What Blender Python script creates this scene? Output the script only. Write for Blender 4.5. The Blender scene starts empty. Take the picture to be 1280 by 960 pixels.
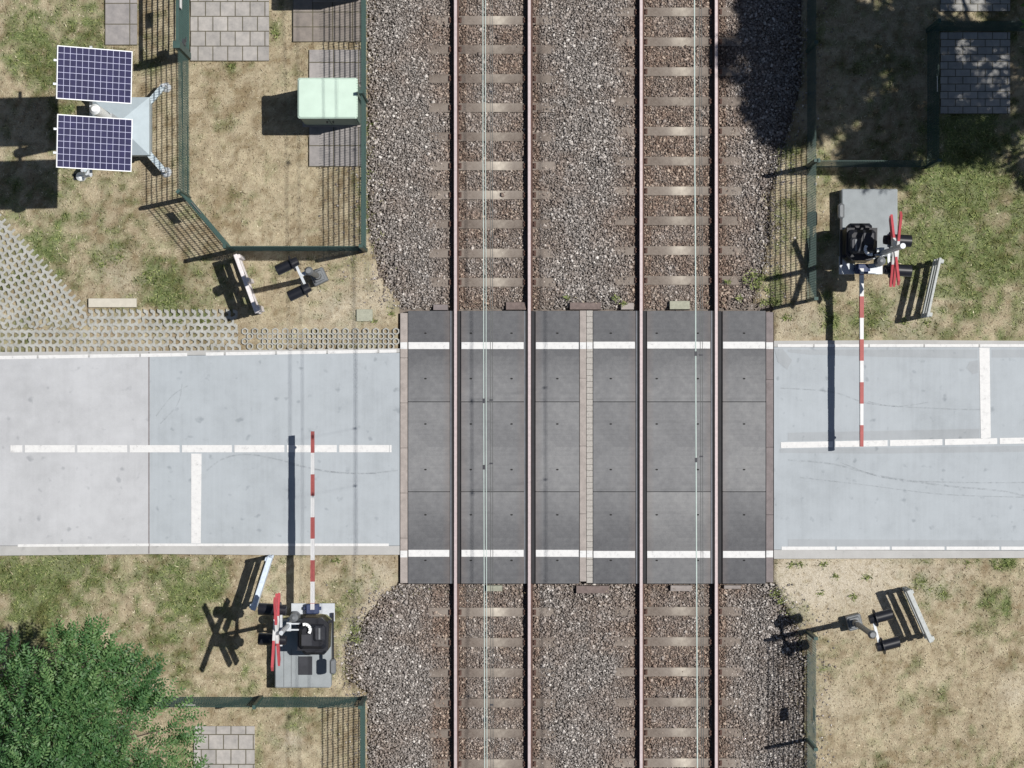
import bpy, math, random
import numpy as np
from mathutils import Vector, Matrix

random.seed(7); rng = np.random.default_rng(7)
S = 62.0                    # photo pixels per metre on the ground
H = 56.0                    # height the photo was taken from
scene = bpy.context.scene
COL = scene.collection
R = math.radians

def W(px, py, z=0.0):       # a ground point, given where it shows on the photo's ground plan
    return Vector(((px-640)/S, (480-py)/S, z))
def P(px, py, h):           # the point at height h that shows at that spot of the photo
    k = (H-h)/H
    return Vector(((px-640)/S*k, (480-py)/S*k, h))

# ------------------------------------------------------------------ materials
def srgb(r, g, b):
    f = lambda c: (c/255/12.92) if c/255 <= .04045 else ((c/255+.055)/1.055)**2.4
    return (f(r), f(g), f(b), 1)
class NT:
    def __init__(s, name):
        s.m = bpy.data.materials.new(name); s.m.use_nodes = True
        s.t = s.m.node_tree; s.b = s.t.nodes['Principled BSDF']
    def n(s, typ, **kw):
        nd = s.t.nodes.new(typ)
        for k, v in kw.items():
            if k in ('operation', 'blend_type', 'data_type', 'feature', 'attribute_name', 'offset', 'distance', 'noise_dimensions', 'wave_type', 'bands_direction'):
                setattr(nd, k, v)
            else: nd.inputs[k].default_value = v
        return nd
    def l(s, a, b): s.t.links.new(a, b)
    def coord(s, scale=(1, 1, 1)):
        tc = s.t.nodes.new('ShaderNodeTexCoord'); mp = s.t.nodes.new('ShaderNodeMapping')
        mp.inputs['Scale'].default_value = scale
        s.l(tc.outputs['Object'], mp.inputs['Vector']); return mp.outputs['Vector']
    def noise(s, vec, scale, detail=4, rough=.6):
        nd = s.n('ShaderNodeTexNoise', Scale=scale, Detail=detail, Roughness=rough)
        s.l(vec, nd.inputs['Vector']); return nd.outputs['Fac']
    def ramp(s, fac, stops):
        r = s.t.nodes.new('ShaderNodeValToRGB'); e = r.color_ramp.elements
        while len(e) < len(stops): e.new(.5)
        for k, (p, c) in enumerate(stops):
            e[k].position = p; e[k].color = c if len(c) == 4 else (*c, 1)
        s.l(fac, r.inputs['Fac']); return r.outputs['Color']
    def mix(s, fac, a, b, blend='MIX'):
        m = s.t.nodes.new('ShaderNodeMixRGB'); m.blend_type = blend
        for sock, v in (('Fac', fac), ('Color1', a), ('Color2', b)):
            if isinstance(v, (int, float)): m.inputs[sock].default_value = v
            elif isinstance(v, tuple): m.inputs[sock].default_value = v if len(v) == 4 else (*v, 1)
            else: s.l(v, m.inputs[sock])
        return m.outputs['Color']
    def math(s, op, a, b=0.0, clamp=False):
        m = s.t.nodes.new('ShaderNodeMath'); m.operation = op; m.use_clamp = clamp
        for i, v in enumerate((a, b)):
            if isinstance(v, (int, float)): m.inputs[i].default_value = v
            else: s.l(v, m.inputs[i])
        return m.outputs[0]
    def bump(s, hgt, strength=.3, dist=.01):
        b = s.n('ShaderNodeBump', Strength=strength, Distance=dist)
        s.l(hgt, b.inputs['Height']); s.l(b.outputs['Normal'], s.b.inputs['Normal'])
    def col(s, c): s.l(c, s.b.inputs['Base Color'])

def mk(name, c, rough=.6, metal=0., var=.25, scale=6., bump=0., fine=60., spec=.4):
    t = NT(name); v = t.coord()
    c = (*c[:3], 1)
    lo = tuple(x*(1-var) for x in c[:3])+(1,); hi = tuple(min(1, x*(1+var)) for x in c[:3])+(1,)
    n1 = t.noise(v, scale, 5); n2 = t.noise(v, fine, 3)
    f = t.math('ADD', t.math('MULTIPLY', n1, .65), t.math('MULTIPLY', n2, .35))
    t.col(t.ramp(f, [(.3, lo), (.7, hi)]))
    t.b.inputs['Roughness'].default_value = rough; t.b.inputs['Metallic'].default_value = metal
    t.b.inputs['Specular IOR Level'].default_value = spec
    if bump: t.bump(n2, bump, .01)
    return t.m

M = {}
M['fence'] = mk('fence_green', (.028, .068, .06), .5)
M['white_paint'] = mk('white_paint', (.65, .65, .65), .55, var=.08, scale=9)
M['sign_white'] = mk('sign_white', (.75, .75, .74), .45, var=.06)
M['red_paint'] = mk('red_paint', (.50, .085, .10), .5, var=.2)
M['arm_red'] = mk('arm_red', (.34, .075, .07), .5, var=.2)
M['black'] = mk('black_paint', (.012, .013, .018), .38, var=.3)
M['dark_steel'] = mk('dark_steel', (.035, .037, .045), .45, .2, var=.35)
M['grey_steel'] = mk('grey_steel', (.16, .17, .18), .5, .2, var=.25)
M['galv'] = mk('galvanised', (.50, .53, .56), .45, .2, var=.18)
M['slab_grey'] = mk('plinth_grey', (.27, .295, .31), .8, var=.16, scale=4, bump=.2)
M['blue_steel'] = mk('blue_steel', (.035, .05, .11), .5, .1)
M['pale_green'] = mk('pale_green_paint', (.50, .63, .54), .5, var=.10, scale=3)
M['green_shaded'] = mk('pale_green_shaded', (.20, .27, .23), .6, var=.1)  # cabinet green darkened: shade on the walls and doors put into the colour
M['hood_white'] = mk('tower_white', (.80, .82, .82), .4, var=.06)
M['tower'] = mk('tower_blue_grey', (.43, .50, .54), .5, .1, var=.08)
M['rail_head'] = mk('polished_rail', (.45, .38, .385), .45, .25, var=.16, scale=14)
M['rail_rust'] = mk('rusty_rail', (.085, .048, .038), .85, var=.5, scale=14)
M['railing_white'] = mk('weathered_white', (.68, .64, .64), .7, var=.22, scale=18)
M['railing_blue'] = mk('bluish_white', (.56, .64, .74), .6, var=.2, scale=16)
M['railing_grey'] = mk('weathered_grey', (.42, .44, .43), .7, var=.22, scale=16)
M['bark'] = mk('bark', (.10, .08, .06), .9, var=.4, scale=14, bump=.6)
M['patina'] = mk('copper_patina', (.46, .55, .52), .6, var=.12)
M['contact'] = mk('copper_dark', (.05, .055, .055), .5, .3)
M['timber'] = mk('old_timber', (.16, .125, .115), .9, var=.35, scale=12, bump=.4)
M['brick_pale'] = mk('pale_brick', (.37, .35, .325), .85, var=.25, scale=30)
M['kerb'] = mk('edge_beam', (.32, .285, .265), .85, var=.25, scale=7, bump=.3)
M['kerb_dark'] = mk('edge_beam_dark', (.19, .165, .165), .85, var=.25, scale=7, bump=.3)
M['rubber'] = mk('flangeway_rubber', (.022, .022, .025), .75, var=.3)
M['slab_pale'] = mk('pale_slab', (.50, .47, .40), .85, var=.12, scale=9, bump=.2)
M['ramp_stone'] = mk('greenish_block', (.33, .335, .265), .85, var=.2, scale=18, bump=.3)
M['flange_lip'] = mk('flangeway_lip', (.12, .13, .15), .6, .1, var=.25)
M['dark_hole'] = mk('dark_hole', (.012, .012, .012), .9)
M['lens'] = mk('red_lens', (.10, .008, .008), .2, var=.1)

# road concrete
def road_mat(name, base, streak):
    t = NT(name); v = t.coord()
    n1 = t.noise(v, .55, 4, .55); n2 = t.noise(v, 45, 4, .7); n3 = t.noise(v, 3.5, 5, .6)
    vs = t.coord((9, .35, 1)); n4 = t.noise(vs, 1.4, 3)
    f = t.math('ADD', t.math('MULTIPLY', n1, .42), t.math('ADD', t.math('MULTIPLY', n3, .25), t.math('ADD', t.math('MULTIPLY', n4, streak), t.math('MULTIPLY', n2, .16))))
    c = Vector(base)
    colr = t.ramp(f, [(.30, (*(c*.76), 1)), (.5, (*c, 1)), (.70, (*(c*1.15), 1))])
    spots = t.noise(v, 5.0, 2, .4)
    sp = t.ramp(spots, [(.66, (1, 1, 1)), (.76, (.74, .75, .76))])
    t.col(t.mix(1., colr, sp, 'MULTIPLY'))
    t.b.inputs['Roughness'].default_value = .8
    t.bump(n2, .15, .006)
    return t.m
M['road_pale'] = road_mat('road_concrete_pale', (.435, .444, .462), .08)
M['road'] = road_mat('road_concrete_bluish', (.345, .376, .403), .17)
M['road_edge'] = road_mat('road_edge_concrete', (.41, .408, .40), .05)
M['road_band'] = road_mat('road_screed_band', (.318, .340, .360), .15)
def worn_line(name='road_line_paint', lo=.33, hi=.42):
    t = NT(name); v = t.coord()
    n = t.noise(v, 9, 7, .8); n2 = t.noise(v, 40, 4, .8)
    t.col(t.ramp(n, [(.30, (.46, .46, .46)), (.46, (.60, .60, .60)), (.7, (.67, .67, .66))]))
    t.b.inputs['Roughness'].default_value = .65
    f = t.math('ADD', t.math('MULTIPLY', n, .55), t.math('MULTIPLY', n2, .45))
    tr = t.t.nodes.new('ShaderNodeBsdfTransparent'); mx = t.t.nodes.new('ShaderNodeMixShader')
    t.l(t.ramp(f, [(lo, (.45, .45, .45)), (hi, (1, 1, 1))]), mx.inputs[0])
    t.l(tr.outputs[0], mx.inputs[1]); t.l(t.b.outputs[0], mx.inputs[2]); t.l(mx.outputs[0], t.t.nodes['Material Output'].inputs['Surface'])
    return t.m
M['deck_line'] = worn_line('deck_line_paint', .34, .44)
M['line'] = worn_line()

# crossing panel rubber/concrete
def panel_mat():
    t = NT('crossing_panel'); v = t.coord()
    n1 = t.noise(v, 1.1, 5, .65); n2 = t.noise(v, 70, 3, .7); n3 = t.noise(v, 9, 5, .7)
    geo = t.t.nodes.new('ShaderNodeObjectInfo')
    f = t.math('ADD', t.math('MULTIPLY', n1, .36), t.math('ADD', t.math('MULTIPLY', n2, .38), t.math('MULTIPLY', n3, .26)))
    f = t.math('ADD', f, t.math('MULTIPLY', t.math('SUBTRACT', geo.outputs['Random'], .5), .22))
    g2 = t.t.nodes.new('ShaderNodeNewGeometry'); sx = t.t.nodes.new('ShaderNodeSeparateXYZ'); t.l(g2.outputs['Position'], sx.inputs[0])
    dy = t.math('ABSOLUTE', t.math('ADD', sx.outputs['Y'], 1.25))          # road dust carried over the planks between the two painted lines
    dust = t.math('SUBTRACT', 1.0, t.math('DIVIDE', t.math('SUBTRACT', dy, 1.0), 1.0), True)
    dust = t.math('MULTIPLY', dust, t.math('ADD', .45, n1))
    c0 = t.ramp(f, [(.33, (.070, .071, .078)), (.5, (.112, .114, .121)), (.66, (.165, .166, .170))])
    c1 = t.ramp(f, [(.33, (.138, .140, .147)), (.5, (.185, .187, .193)), (.66, (.245, .246, .248))])
    cc = t.mix(dust, c0, c1)
    dm = None
    for rx in ((569.3-640)/62, (661.6-640)/62, (801.4-640)/62, (895.3-640)/62):
        d_ = t.math('ABSOLUTE', t.math('SUBTRACT', sx.outputs['X'], rx)); dm = d_ if dm is None else t.math('MINIMUM', dm, d_)
    rs = t.math('MULTIPLY', t.math('SUBTRACT', 1.0, t.math('DIVIDE', t.math('SUBTRACT', dm, .11), .16), True), t.math('MULTIPLY', n3, .55))
    vs = t.coord((.5, 14, 1)); ns = t.noise(vs, 1.2, 4, .7)          # scuffs along the traffic
    cc = t.mix(1., cc, t.ramp(ns, [(.30, (.90, .90, .90)), (.55, (1, 1, 1)), (.75, (1.09, 1.09, 1.08))]), 'MULTIPLY')
    t.col(t.mix(rs, cc, (.15, .105, .085)))
    t.b.inputs['Roughness'].default_value = .8
    t.bump(n2, .35, .006)
    return t.m
M['panel'] = panel_mat()

def sleeper_mat():
    t = NT('sleeper_concrete'); v = t.coord()
    oi = t.t.nodes.new('ShaderNodeObjectInfo')
    n1 = t.noise(v, 4, 5, .7); n2 = t.noise(v, 55, 3, .7)
    f = t.math('ADD', t.math('MULTIPLY', n1, .6), t.math('MULTIPLY', n2, .4))
    f = t.math('ADD', f, t.math('MULTIPLY', t.math('SUBTRACT', oi.outputs['Random'], .6), .16))
    base = t.ramp(f, [(.32, (.105, .082, .068)), (.48, (.185, .155, .132)), (.68, (.262, .228, .198))])
    # lime/droppings stain under the wires: band along the sleeper, broken up by noise, different on every sleeper
    sx = t.t.nodes.new('ShaderNodeSeparateXYZ'); tc = t.t.nodes.new('ShaderNodeTexCoord')
    t.l(tc.outputs['Object'], sx.inputs[0])
    at = t.n('ShaderNodeAttribute', attribute_name='stain'); at.attribute_type = 'OBJECT'
    d = t.math('ABSOLUTE', t.math('SUBTRACT', sx.outputs['X'], at.outputs['Fac']))
    band = t.math('SUBTRACT', 1.0, t.math('MULTIPLY', d, 3.4), True)
    band = t.math('MULTIPLY', band, t.math('ADD', .1, t.math('MULTIPLY', oi.outputs['Random'], .85)))
    st = t.math('MULTIPLY', band, t.ramp(n1, [(.3, (.3, .3, .3)), (.6, (1, 1, 1))]), True)
    t.col(t.mix(st, base, (.60, .545, .46)))
    t.b.inputs['Roughness'].default_value = .9
    t.bump(n2, .4, .006)
    return t.m
M['sleeper'] = sleeper_mat()

def stone_mat():
    t = NT('ballast_stone')
    g = t.t.nodes.new('ShaderNodeNewGeometry')
    a = t.n('ShaderNodeAttribute', attribute_name='rust'); rust = a.outputs['Fac']
    grey = t.ramp(g.outputs['Random Per Island'], [(0, (.145, .13, .119)), (.3, (.22, .198, .183)), (.62, (.298, .270, .252)), (.88, (.39, .358, .335)), (1, (.74, .70, .66))])
    rnd2 = t.math('FRACT', t.math('MULTIPLY', g.outputs['Random Per Island'], 37.7))
    brown = t.ramp(rnd2, [(0, (.10, .066, .049)), (.4, (.175, .120, .092)), (.75, (.26, .184, .142)), (1, (.52, .42, .34))])
    t.col(t.mix(t.math('MULTIPLY', rust, .92), grey, brown))
    v = t.coord(); n = t.noise(v, 90, 3)
    t.b.inputs['Roughness'].default_value = .85
    return t.m
M['stone'] = stone_mat()
M['bed'] = mk('ballast_bed', (.165, .14, .122), .95, var=.5, scale=20, fine=45, bump=.8)

STRAW = (.415, .358, .252); STRAW2 = (.305, .250, .172); GREEN = (.10, .150, .040); SAND = (.46, .395, .30)
def ground_mat():
    t = NT('dry_ground'); v = t.coord()
    g = t.n('ShaderNodeAttribute', attribute_name='green').outputs['Fac']
    s = t.n('ShaderNodeAttribute', attribute_name='sand').outputs['Fac']
    n1 = t.noise(v, 1.7, 6, .7); n2 = t.noise(v, 34, 4, .75); n3 = t.noise(v, 9, 5, .75)
    f = t.math('ADD', t.math('MULTIPLY', n1, .35), t.math('ADD', t.math('MULTIPLY', n2, .4), t.math('MULTIPLY', n3, .3)))
    c = t.ramp(f, [(.30, (.13, .098, .062)), (.45, STRAW2), (.57, STRAW), (.75, (.55, .49, .37))])
    gr = t.ramp(n2, [(.3, (.045, .065, .02)), (.7, (.19, .235, .10))])
    gf = t.math('MULTIPLY', t.math('ADD', g, t.math('MULTIPLY', t.math('SUBTRACT', n3, .5), 1.1)), .95, True)
    c = t.mix(gf, c, gr)
    tn = t.n('ShaderNodeAttribute', attribute_name='tone').outputs['Fac']
    c = t.mix(1., c, t.ramp(tn, [(.12, (.72, .67, .60)), (.45, (.96, .95, .93)), (.85, (1.20, 1.20, 1.19))]), 'MULTIPLY')
    sf = t.math('MULTIPLY', s, t.ramp(n3, [(.36, (.25, .25, .25)), (.52, (1, 1, 1))]), True)
    c = t.mix(sf, c, t.ramp(n2, [(.3, (.40, .345, .265)), (.7, (.66, .60, .49))]))
    t.col(c); t.b.inputs['Roughness'].default_value = .95
    t.b.inputs['Specular IOR Level'].default_value = .1
    t.bump(t.math('ADD', n2, t.math('MULTIPLY', n3, .8)), .9, .03)
    return t.m
M['ground'] = ground_mat()
def blade_mat():
    t = NT('grass_blade')
    geo = t.t.nodes.new('ShaderNodeNewGeometry')
    g = t.n('ShaderNodeAttribute', attribute_name='green').outputs['Fac']
    rnd = geo.outputs['Random Per Island']
    dry = t.ramp(rnd, [(0, (.13, .095, .06)), (.25, STRAW2), (.65, STRAW), (1, (.66, .60, .46))])
    rnd2 = t.math('FRACT', t.math('MULTIPLY', rnd, 31.3))
    gr = t.ramp(rnd2, [(0, (.06, .09, .024)), (.5, (.165, .20, .07)), (1, (.32, .35, .15))])
    tn = t.n('ShaderNodeAttribute', attribute_name='tone').outputs['Fac']
    t.col(t.mix(1., t.mix(g, dry, gr), t.ramp(tn, [(.12, (.72, .67, .60)), (.45, (.96, .95, .93)), (.85, (1.20, 1.20, 1.19))]), 'MULTIPLY')); t.b.inputs['Roughness'].default_value = .75
    t.b.inputs['Specular IOR Level'].default_value = .15
    return t.m
M['blade'] = blade_mat()
def leaf_mat(name, lo, mid, hi):
    t = NT(name); geo = t.t.nodes.new('ShaderNodeNewGeometry')
    tint = t.n('ShaderNodeAttribute', attribute_name='tint').outputs['Fac']
    f = t.math('ADD', t.math('MULTIPLY', tint, .72), t.math('MULTIPLY', geo.outputs['Random Per Island'], .28))
    t.col(t.ramp(f, [(.08, lo), (.5, mid), (.92, hi)]))
    t.b.inputs['Roughness'].default_value = .5; t.b.inputs['Specular IOR Level'].default_value = .35
    tr = t.t.nodes.new('ShaderNodeBsdfTranslucent'); tr.inputs['Color'].default_value = (.10, .20, .03, 1)
    ad = t.t.nodes.new('ShaderNodeMixShader'); ad.inputs[0].default_value = .28
    out = t.t.nodes['Material Output']
    t.l(t.b.outputs[0], ad.inputs[1]); t.l(tr.outputs[0], ad.inputs[2]); t.l(ad.outputs[0], out.inputs['Surface'])
    return t.m
M['leaf'] = leaf_mat('leaf_green', (.018, .054, .024), (.068, .162, .055), (.21, .33, .125))
def grasspaver_mat():
    t = NT('grass_paver_concrete'); v = t.coord()
    n1 = t.noise(v, 2.2, 5, .7); n2 = t.noise(v, 30, 4, .7)
    f = t.math('ADD', t.math('MULTIPLY', n1, .5), t.math('MULTIPLY', n2, .5))
    t.col(t.ramp(f, [(.34, (.245, .245, .222)), (.5, (.345, .345, .32)), (.66, (.45, .45, .42))]))
    t.b.inputs['Roughness'].default_value = .9
    return t.m
M['gpaver'] = grasspaver_mat()
def paver_mat(name, c, bw, bh, gap, off=.5):
    t = NT(name); v = t.coord()
    b = t.n('ShaderNodeTexBrick'); b.offset = off
    b.inputs['Scale'].default_value = 1; b.inputs['Brick Width'].default_value = bw; b.inputs['Row Height'].default_value = bh
    b.inputs['Mortar Size'].default_value = gap; b.inputs['Mortar Smooth'].default_value = .1; b.inputs['Bias'].default_value = 0
    c = Vector(c)
    b.inputs['Color1'].default_value = (*(c*.88), 1); b.inputs['Color2'].default_value = (*(c*1.10), 1); b.inputs['Mortar'].default_value = (.10, .09, .06, 1)
    t.l(v, b.inputs['Vector'])
    n1 = t.noise(v, 5, 5, .7)
    t.col(t.mix(1., b.outputs['Color'], t.ramp(n1, [(.3, (.72, .72, .72)), (.65, (1.1, 1.08, 1.05))]), 'MULTIPLY'))
    t.b.inputs['Roughness'].default_value = .9
    t.bump(t.math('SUBTRACT', 1., b.outputs['Fac']), .5, .01)
    return t.m
M['paver'] = paver_mat('grey_pavers', (.36, .345, .335), .30, .30, .010)
M['paver_small'] = paver_mat('grey_brick_paving', (.34, .34, .335), .30, .15, .008)
M['paver_brown'] = paver_mat('brown_pavers', (.245, .218, .20), .40, .30, .010, 0.)
M['paver_large'] = paver_mat('large_pavers', (.30, .285, .285), .50, .42, .010, 0.)
def solar_mat():
    t = NT('solar_cells'); tc = t.t.nodes.new('ShaderNodeTexCoord')
    sx = t.t.nodes.new('ShaderNodeSeparateXYZ'); t.l(tc.outputs['Object'], sx.inputs[0])
    def grid(o, n, L, w):
        u = t.math('MULTIPLY', t.math('ADD', o, L/2), n/L)
        fr = t.math('ABSOLUTE', t.math('SUBTRACT', t.math('FRACT', u), .5))
        return t.math('GREATER_THAN', fr, .5-w)
    gx = grid(sx.outputs['X'], 12, 1.45, .036); gy = grid(sx.outputs['Y'], 8, .96, .036)
    g = t.math('MAXIMUM', gx, gy)
    v = t.coord(); n = t.noise(v, 5, 2)
    cell = t.ramp(n, [(.3, (.008, .008, .044)), (.7, (.014, .013, .066))])
    t.col(t.mix(g, cell, (.42, .43, .58)))
    t.b.inputs['Roughness'].default_value = .45; t.b.inputs['Specular IOR Level'].default_value = .2
    return t.m
M['solar'] = solar_mat()

# ------------------------------------------------------------------ mesh helpers
class MB:
    def __init__(s): s.v = []; s.f = []
    def add(s, vs, fs):
        o = len(s.v); s.v += [tuple(x) for x in vs]; s.f += [tuple(i+o for i in f) for f in fs]; return s
    def box(s, x0, x1, y0, y1, z0, z1, mt=None, bev=0.):
        if bev:
            b = bev
            vs = [(x0+b, y0, z0), (x1-b, y0, z0), (x1, y0+b, z0), (x1, y1-b, z0), (x1-b, y1, z0), (x0+b, y1, z0), (x0, y1-b, z0), (x0, y0+b, z0)]
            n = 8; ring = [Vector(p) for p in vs]
            cx, cy = (x0+x1)/2, (y0+y1)/2
            r2 = [Vector((p.x, p.y, z1-b)) for p in ring]
            r3 = [Vector((cx+(p.x-cx)*(1-2*b/(x1-x0)), cy+(p.y-cy)*(1-2*b/(y1-y0)), z1)) for p in ring]
            V = ring+r2+r3
            F = [(i, (i+1) % n, (i+1) % n+n, i+n) for i in range(n)]+[(i+n, (i+1) % n+n, (i+1) % n+2*n, i+2*n) for i in range(n)]
            F += [tuple(reversed(range(n))), tuple(range(2*n, 3*n))]
        else:
            V = [Vector(p) for p in ((x0, y0, z0), (x1, y0, z0), (x1, y1, z0), (x0, y1, z0), (x0, y0, z1), (x1, y0, z1), (x1, y1, z1), (x0, y1, z1))]
            F = [(3, 2, 1, 0), (4, 5, 6, 7), (0, 1, 5, 4), (1, 2, 6, 5), (2, 3, 7, 6), (3, 0, 4, 7)]
        if mt is not None: V = [mt @ p for p in V]
        return s.add(V, F)
    def tube(s, a, b, r0, r1=None, n=10, cap=True):
        a = Vector(a); b = Vector(b); r1 = r0 if r1 is None else r1
        d = (b-a).normalized(); u = d.orthogonal().normalized(); w = d.cross(u)
        V = []
        for c, r in ((a, r0), (b, r1)):
            V += [c+u*(r*math.cos(2*math.pi*i/n))+w*(r*math.sin(2*math.pi*i/n)) for i in range(n)]
        F = [(i, (i+1) % n, n+(i+1) % n, n+i) for i in range(n)]
        if cap: F += [tuple(reversed(range(n))), tuple(range(n, 2*n))]
        return s.add(V, F)
    def bar(s, a, b, w, h, up=(0, 0, 1)):      # rectangular bar from a to b, w across, h along up
        a = Vector(a); b = Vector(b); d = (b-a).normalized(); up = Vector(up)
        x = d.cross(up).normalized(); z = x.cross(d).normalized()
        V = [p+x*(w/2*i)+z*(h/2*j) for p in (a, b) for i, j in ((-1, -1), (1, -1), (1, 1), (-1, 1))]
        return s.add(V, [(3, 2, 1, 0), (4, 5, 6, 7), (0, 1, 5, 4), (1, 2, 6, 5), (2, 3, 7, 6), (3, 0, 4, 7)])
    def prism(s, pts, z0, z1):
        n = len(pts)
        V = [Vector((p[0], p[1], z0)) for p in pts]+[Vector((p[0], p[1], z1)) for p in pts]
        return s.add(V, [tuple(reversed(range(n))), tuple(range(n, 2*n))]+[(i, (i+1) % n, n+(i+1) % n, n+i) for i in range(n)])
    def sheet(s, pts, z=None):
        return s.add([Vector((p[0], p[1], p[2] if z is None else z)) for p in pts], [tuple(range(len(pts)))])
    def shell(s, a, b, r, t, n=16):            # open tube with wall
        a = Vector(a); b = Vector(b); d = (b-a).normalized(); u = d.orthogonal().normalized(); w = d.cross(u)
        V = []
        for c, rr in ((a, r), (b, r), (b, r-t), (a, r-t)):
            V += [c+u*(rr*math.cos(2*math.pi*i/n))+w*(rr*math.sin(2*math.pi*i/n)) for i in range(n)]
        F = []
        for k in range(4):
            q = (k+1) % 4
            F += [(k*n+i, k*n+(i+1) % n, q*n+(i+1) % n, q*n+i) for i in range(n)]
        return s.add(V, F)
    def build(s, name, mat, parent=None, smooth=False):
        me = bpy.data.meshes.new(name); me.from_pydata(s.v, [], s.f); me.update()
        me.materials.append(mat)
        if smooth:
            me.polygons.foreach_set('use_smooth', [True]*len(me.polygons))
            me.set_sharp_from_angle(angle=R(40))
        o = bpy.data.objects.new(name, me); COL.objects.link(o)
        if parent: o.parent = parent
        return o
def np_mesh(name, V, loops, starts, totals, mat, attrs=None):
    me = bpy.data.meshes.new(name)
    me.vertices.add(len(V)); me.vertices.foreach_set('co', V.astype(np.float32).ravel())
    me.loops.add(len(loops)); me.loops.foreach_set('vertex_index', loops.astype(np.int32).ravel())
    me.polygons.add(len(starts)); me.polygons.foreach_set('loop_start', starts.astype(np.int32))
    me.polygons.foreach_set('loop_total', totals.astype(np.int32))
    me.update(calc_edges=True); me.validate()
    for k, a in (attrs or {}).items():
        at = me.attributes.new(k, 'FLOAT', 'POINT'); at.data.foreach_set('value', a.astype(np.float32))
    me.materials.append(mat)
    o = bpy.data.objects.new(name, me); COL.objects.link(o); return o
def tag(o, label=None, cat=None, group=None, kind=None):
    for k, v in (('label', label), ('category', cat), ('group', group), ('kind', kind)):
        if v: o[k] = v
    return o
def empty(name, loc, rz=0., **kw):
    o = bpy.data.objects.new(name, None); COL.objects.link(o); o.location = loc; o.rotation_euler = (0, 0, rz)
    o.empty_display_size = .2
    return tag(o, **kw)
def kids(o): return [c for c in COL.objects if c.parent == o]
def copy_tree(o, parent=None):
    c = o.copy(); COL.objects.link(c)
    if parent: c.parent = parent
    for ch in kids(o): copy_tree(ch, c)
    return c

# numpy helpers in plan-pixel space
def vnoise(x, y, cell, seed):
    r = np.random.default_rng(seed).random((257, 257))
    u = x/cell+1000.; v = y/cell+1000.
    i = np.floor(u).astype(int); j = np.floor(v).astype(int); fu = u-i; fv = v-j
    fu = fu*fu*(3-2*fu); fv = fv*fv*(3-2*fv)
    g = lambda a, b: r[a % 257, b % 257]
    return (g(i, j)*(1-fu)+g(i+1, j)*fu)*(1-fv)+(g(i, j+1)*(1-fu)+g(i+1, j+1)*fu)*fv
def inpoly(x, y, poly):
    c = np.zeros(x.shape, bool); n = len(poly)
    for k in range(n):
        x0, y0 = poly[k]; x1, y1 = poly[(k+1) % n]
        if y0 == y1: continue
        m = ((y0 > y) != (y1 > y)) & (x < (x1-x0)*(y-y0)/(y1-y0)+x0)
        c ^= m
    return c
B_TOP = [(460, -3200), (459, 285), (468, 318), (478, 350), (498, 376), (500, 390), (930, 390), (944, 374), (952, 348), (960, 315), (964, 240), (985, 165), (1001, 110), (1003, -3200)]
B_BOT = [(500, 728), (968, 728), (975, 748), (990, 775), (1003, 800), (1007, 850), (1007, 4200), (457, 4200), (457, 868), (432, 850), (430, 805), (452, 778), (474, 750)]
ROAD_L = [(-400, 441), (0, 440), (200, 439), (500, 436), (500, 694), (350, 694), (200, 692), (0, 694), (-400, 695)]
ROAD_R = [(966, 427), (1140, 426), (1280, 426), (1700, 425), (1700, 699), (1280, 697), (966, 698)]
GP_DIAG = [(-120, 140), (0, 269), (108, 386), (108, 410), (-120, 412)]
GP_STRIP = [(-120, 412), (108, 412), (108, 387), (296, 387), (300, 405), (500, 405), (500, 437), (-120, 441)]
PAVES = [((238, -60, 336, 76), 'paver'), ((131, -60, 171, 56), 'paver_large'), ((386, 62, 452, 208), 'paver_large'),
         ((366, -60, 452, 52), 'paver_brown'), ((242, 908, 318, 1030), 'paver'), ((1176, 40, 1263, 142), 'paver_small'), ((1176, -80, 1263, 14), 'paver_small')]

BLOBS = [(70, 50, 110, .20), (60, 310, 120, .15), (130, 735, 150, .20), (1210, 290, 120, .26), (1150, 360, 60, .15), (30, 70, 38, .55), (110, 20, 40, .5), (100, 90, 30, .5), (20, 10, 40, .25), (120, 330, 34, .45), (190, 350, 30, .55), (150, 310, 24, .4), (205, 375, 22, .7), (60, 305, 26, .6), (110, 270, 40, .35),
         (170, 255, 30, .35), (290, 82, 20, .55), (345, 40, 12, .6), (240, 200, 26, .25), (225, 400, 20, .6), (255, 400, 16, .5),
         (30, 715, 50, .6), (100, 708, 40, .55), (210, 712, 40, .5), (246, 750, 26, .6), (200, 800, 36, .4), (235, 830, 30, .3), (40, 765, 40, .5), (445, 790, 12, .9), (436, 740, 26, .35), (270, 720, 26, .45),
         (1190, 250, 50, .55), (1260, 290, 50, .45), (1110, 322, 20, .7), (1150, 225, 46, .5), (1210, 350, 50, .35), (1240, 170, 60, .85), (1200, 165, 26, .7), (1090, 402, 30, .6), (1240, 330, 20, .5),
         (945, 347, 9, 1.5), (968, 372, 10, 1.1), (972, 350, 12, 1.2), (985, 385, 14, .8), (1040, 400, 12, .9), (1035, 370, 10, .6), (1150, 728, 16, .9), (1262, 706, 16, 1.2), (1180, 740, 10, .8), (1085, 722, 8, 1.1), (1045, 722, 8, .9), (1068, 745, 9, .8),
         (1010, 765, 12, .8), (1250, 755, 30, .6), (970, 742, 10, 1.1), (1030, 705, 9, .8), (990, 706, 8, .8), (1180, 890, 40, .25), (1240, 950, 30, .3), (1085, 815, 30, .2), (1090, 940, 30, .25), (990, 760, 9, .8)]
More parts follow.
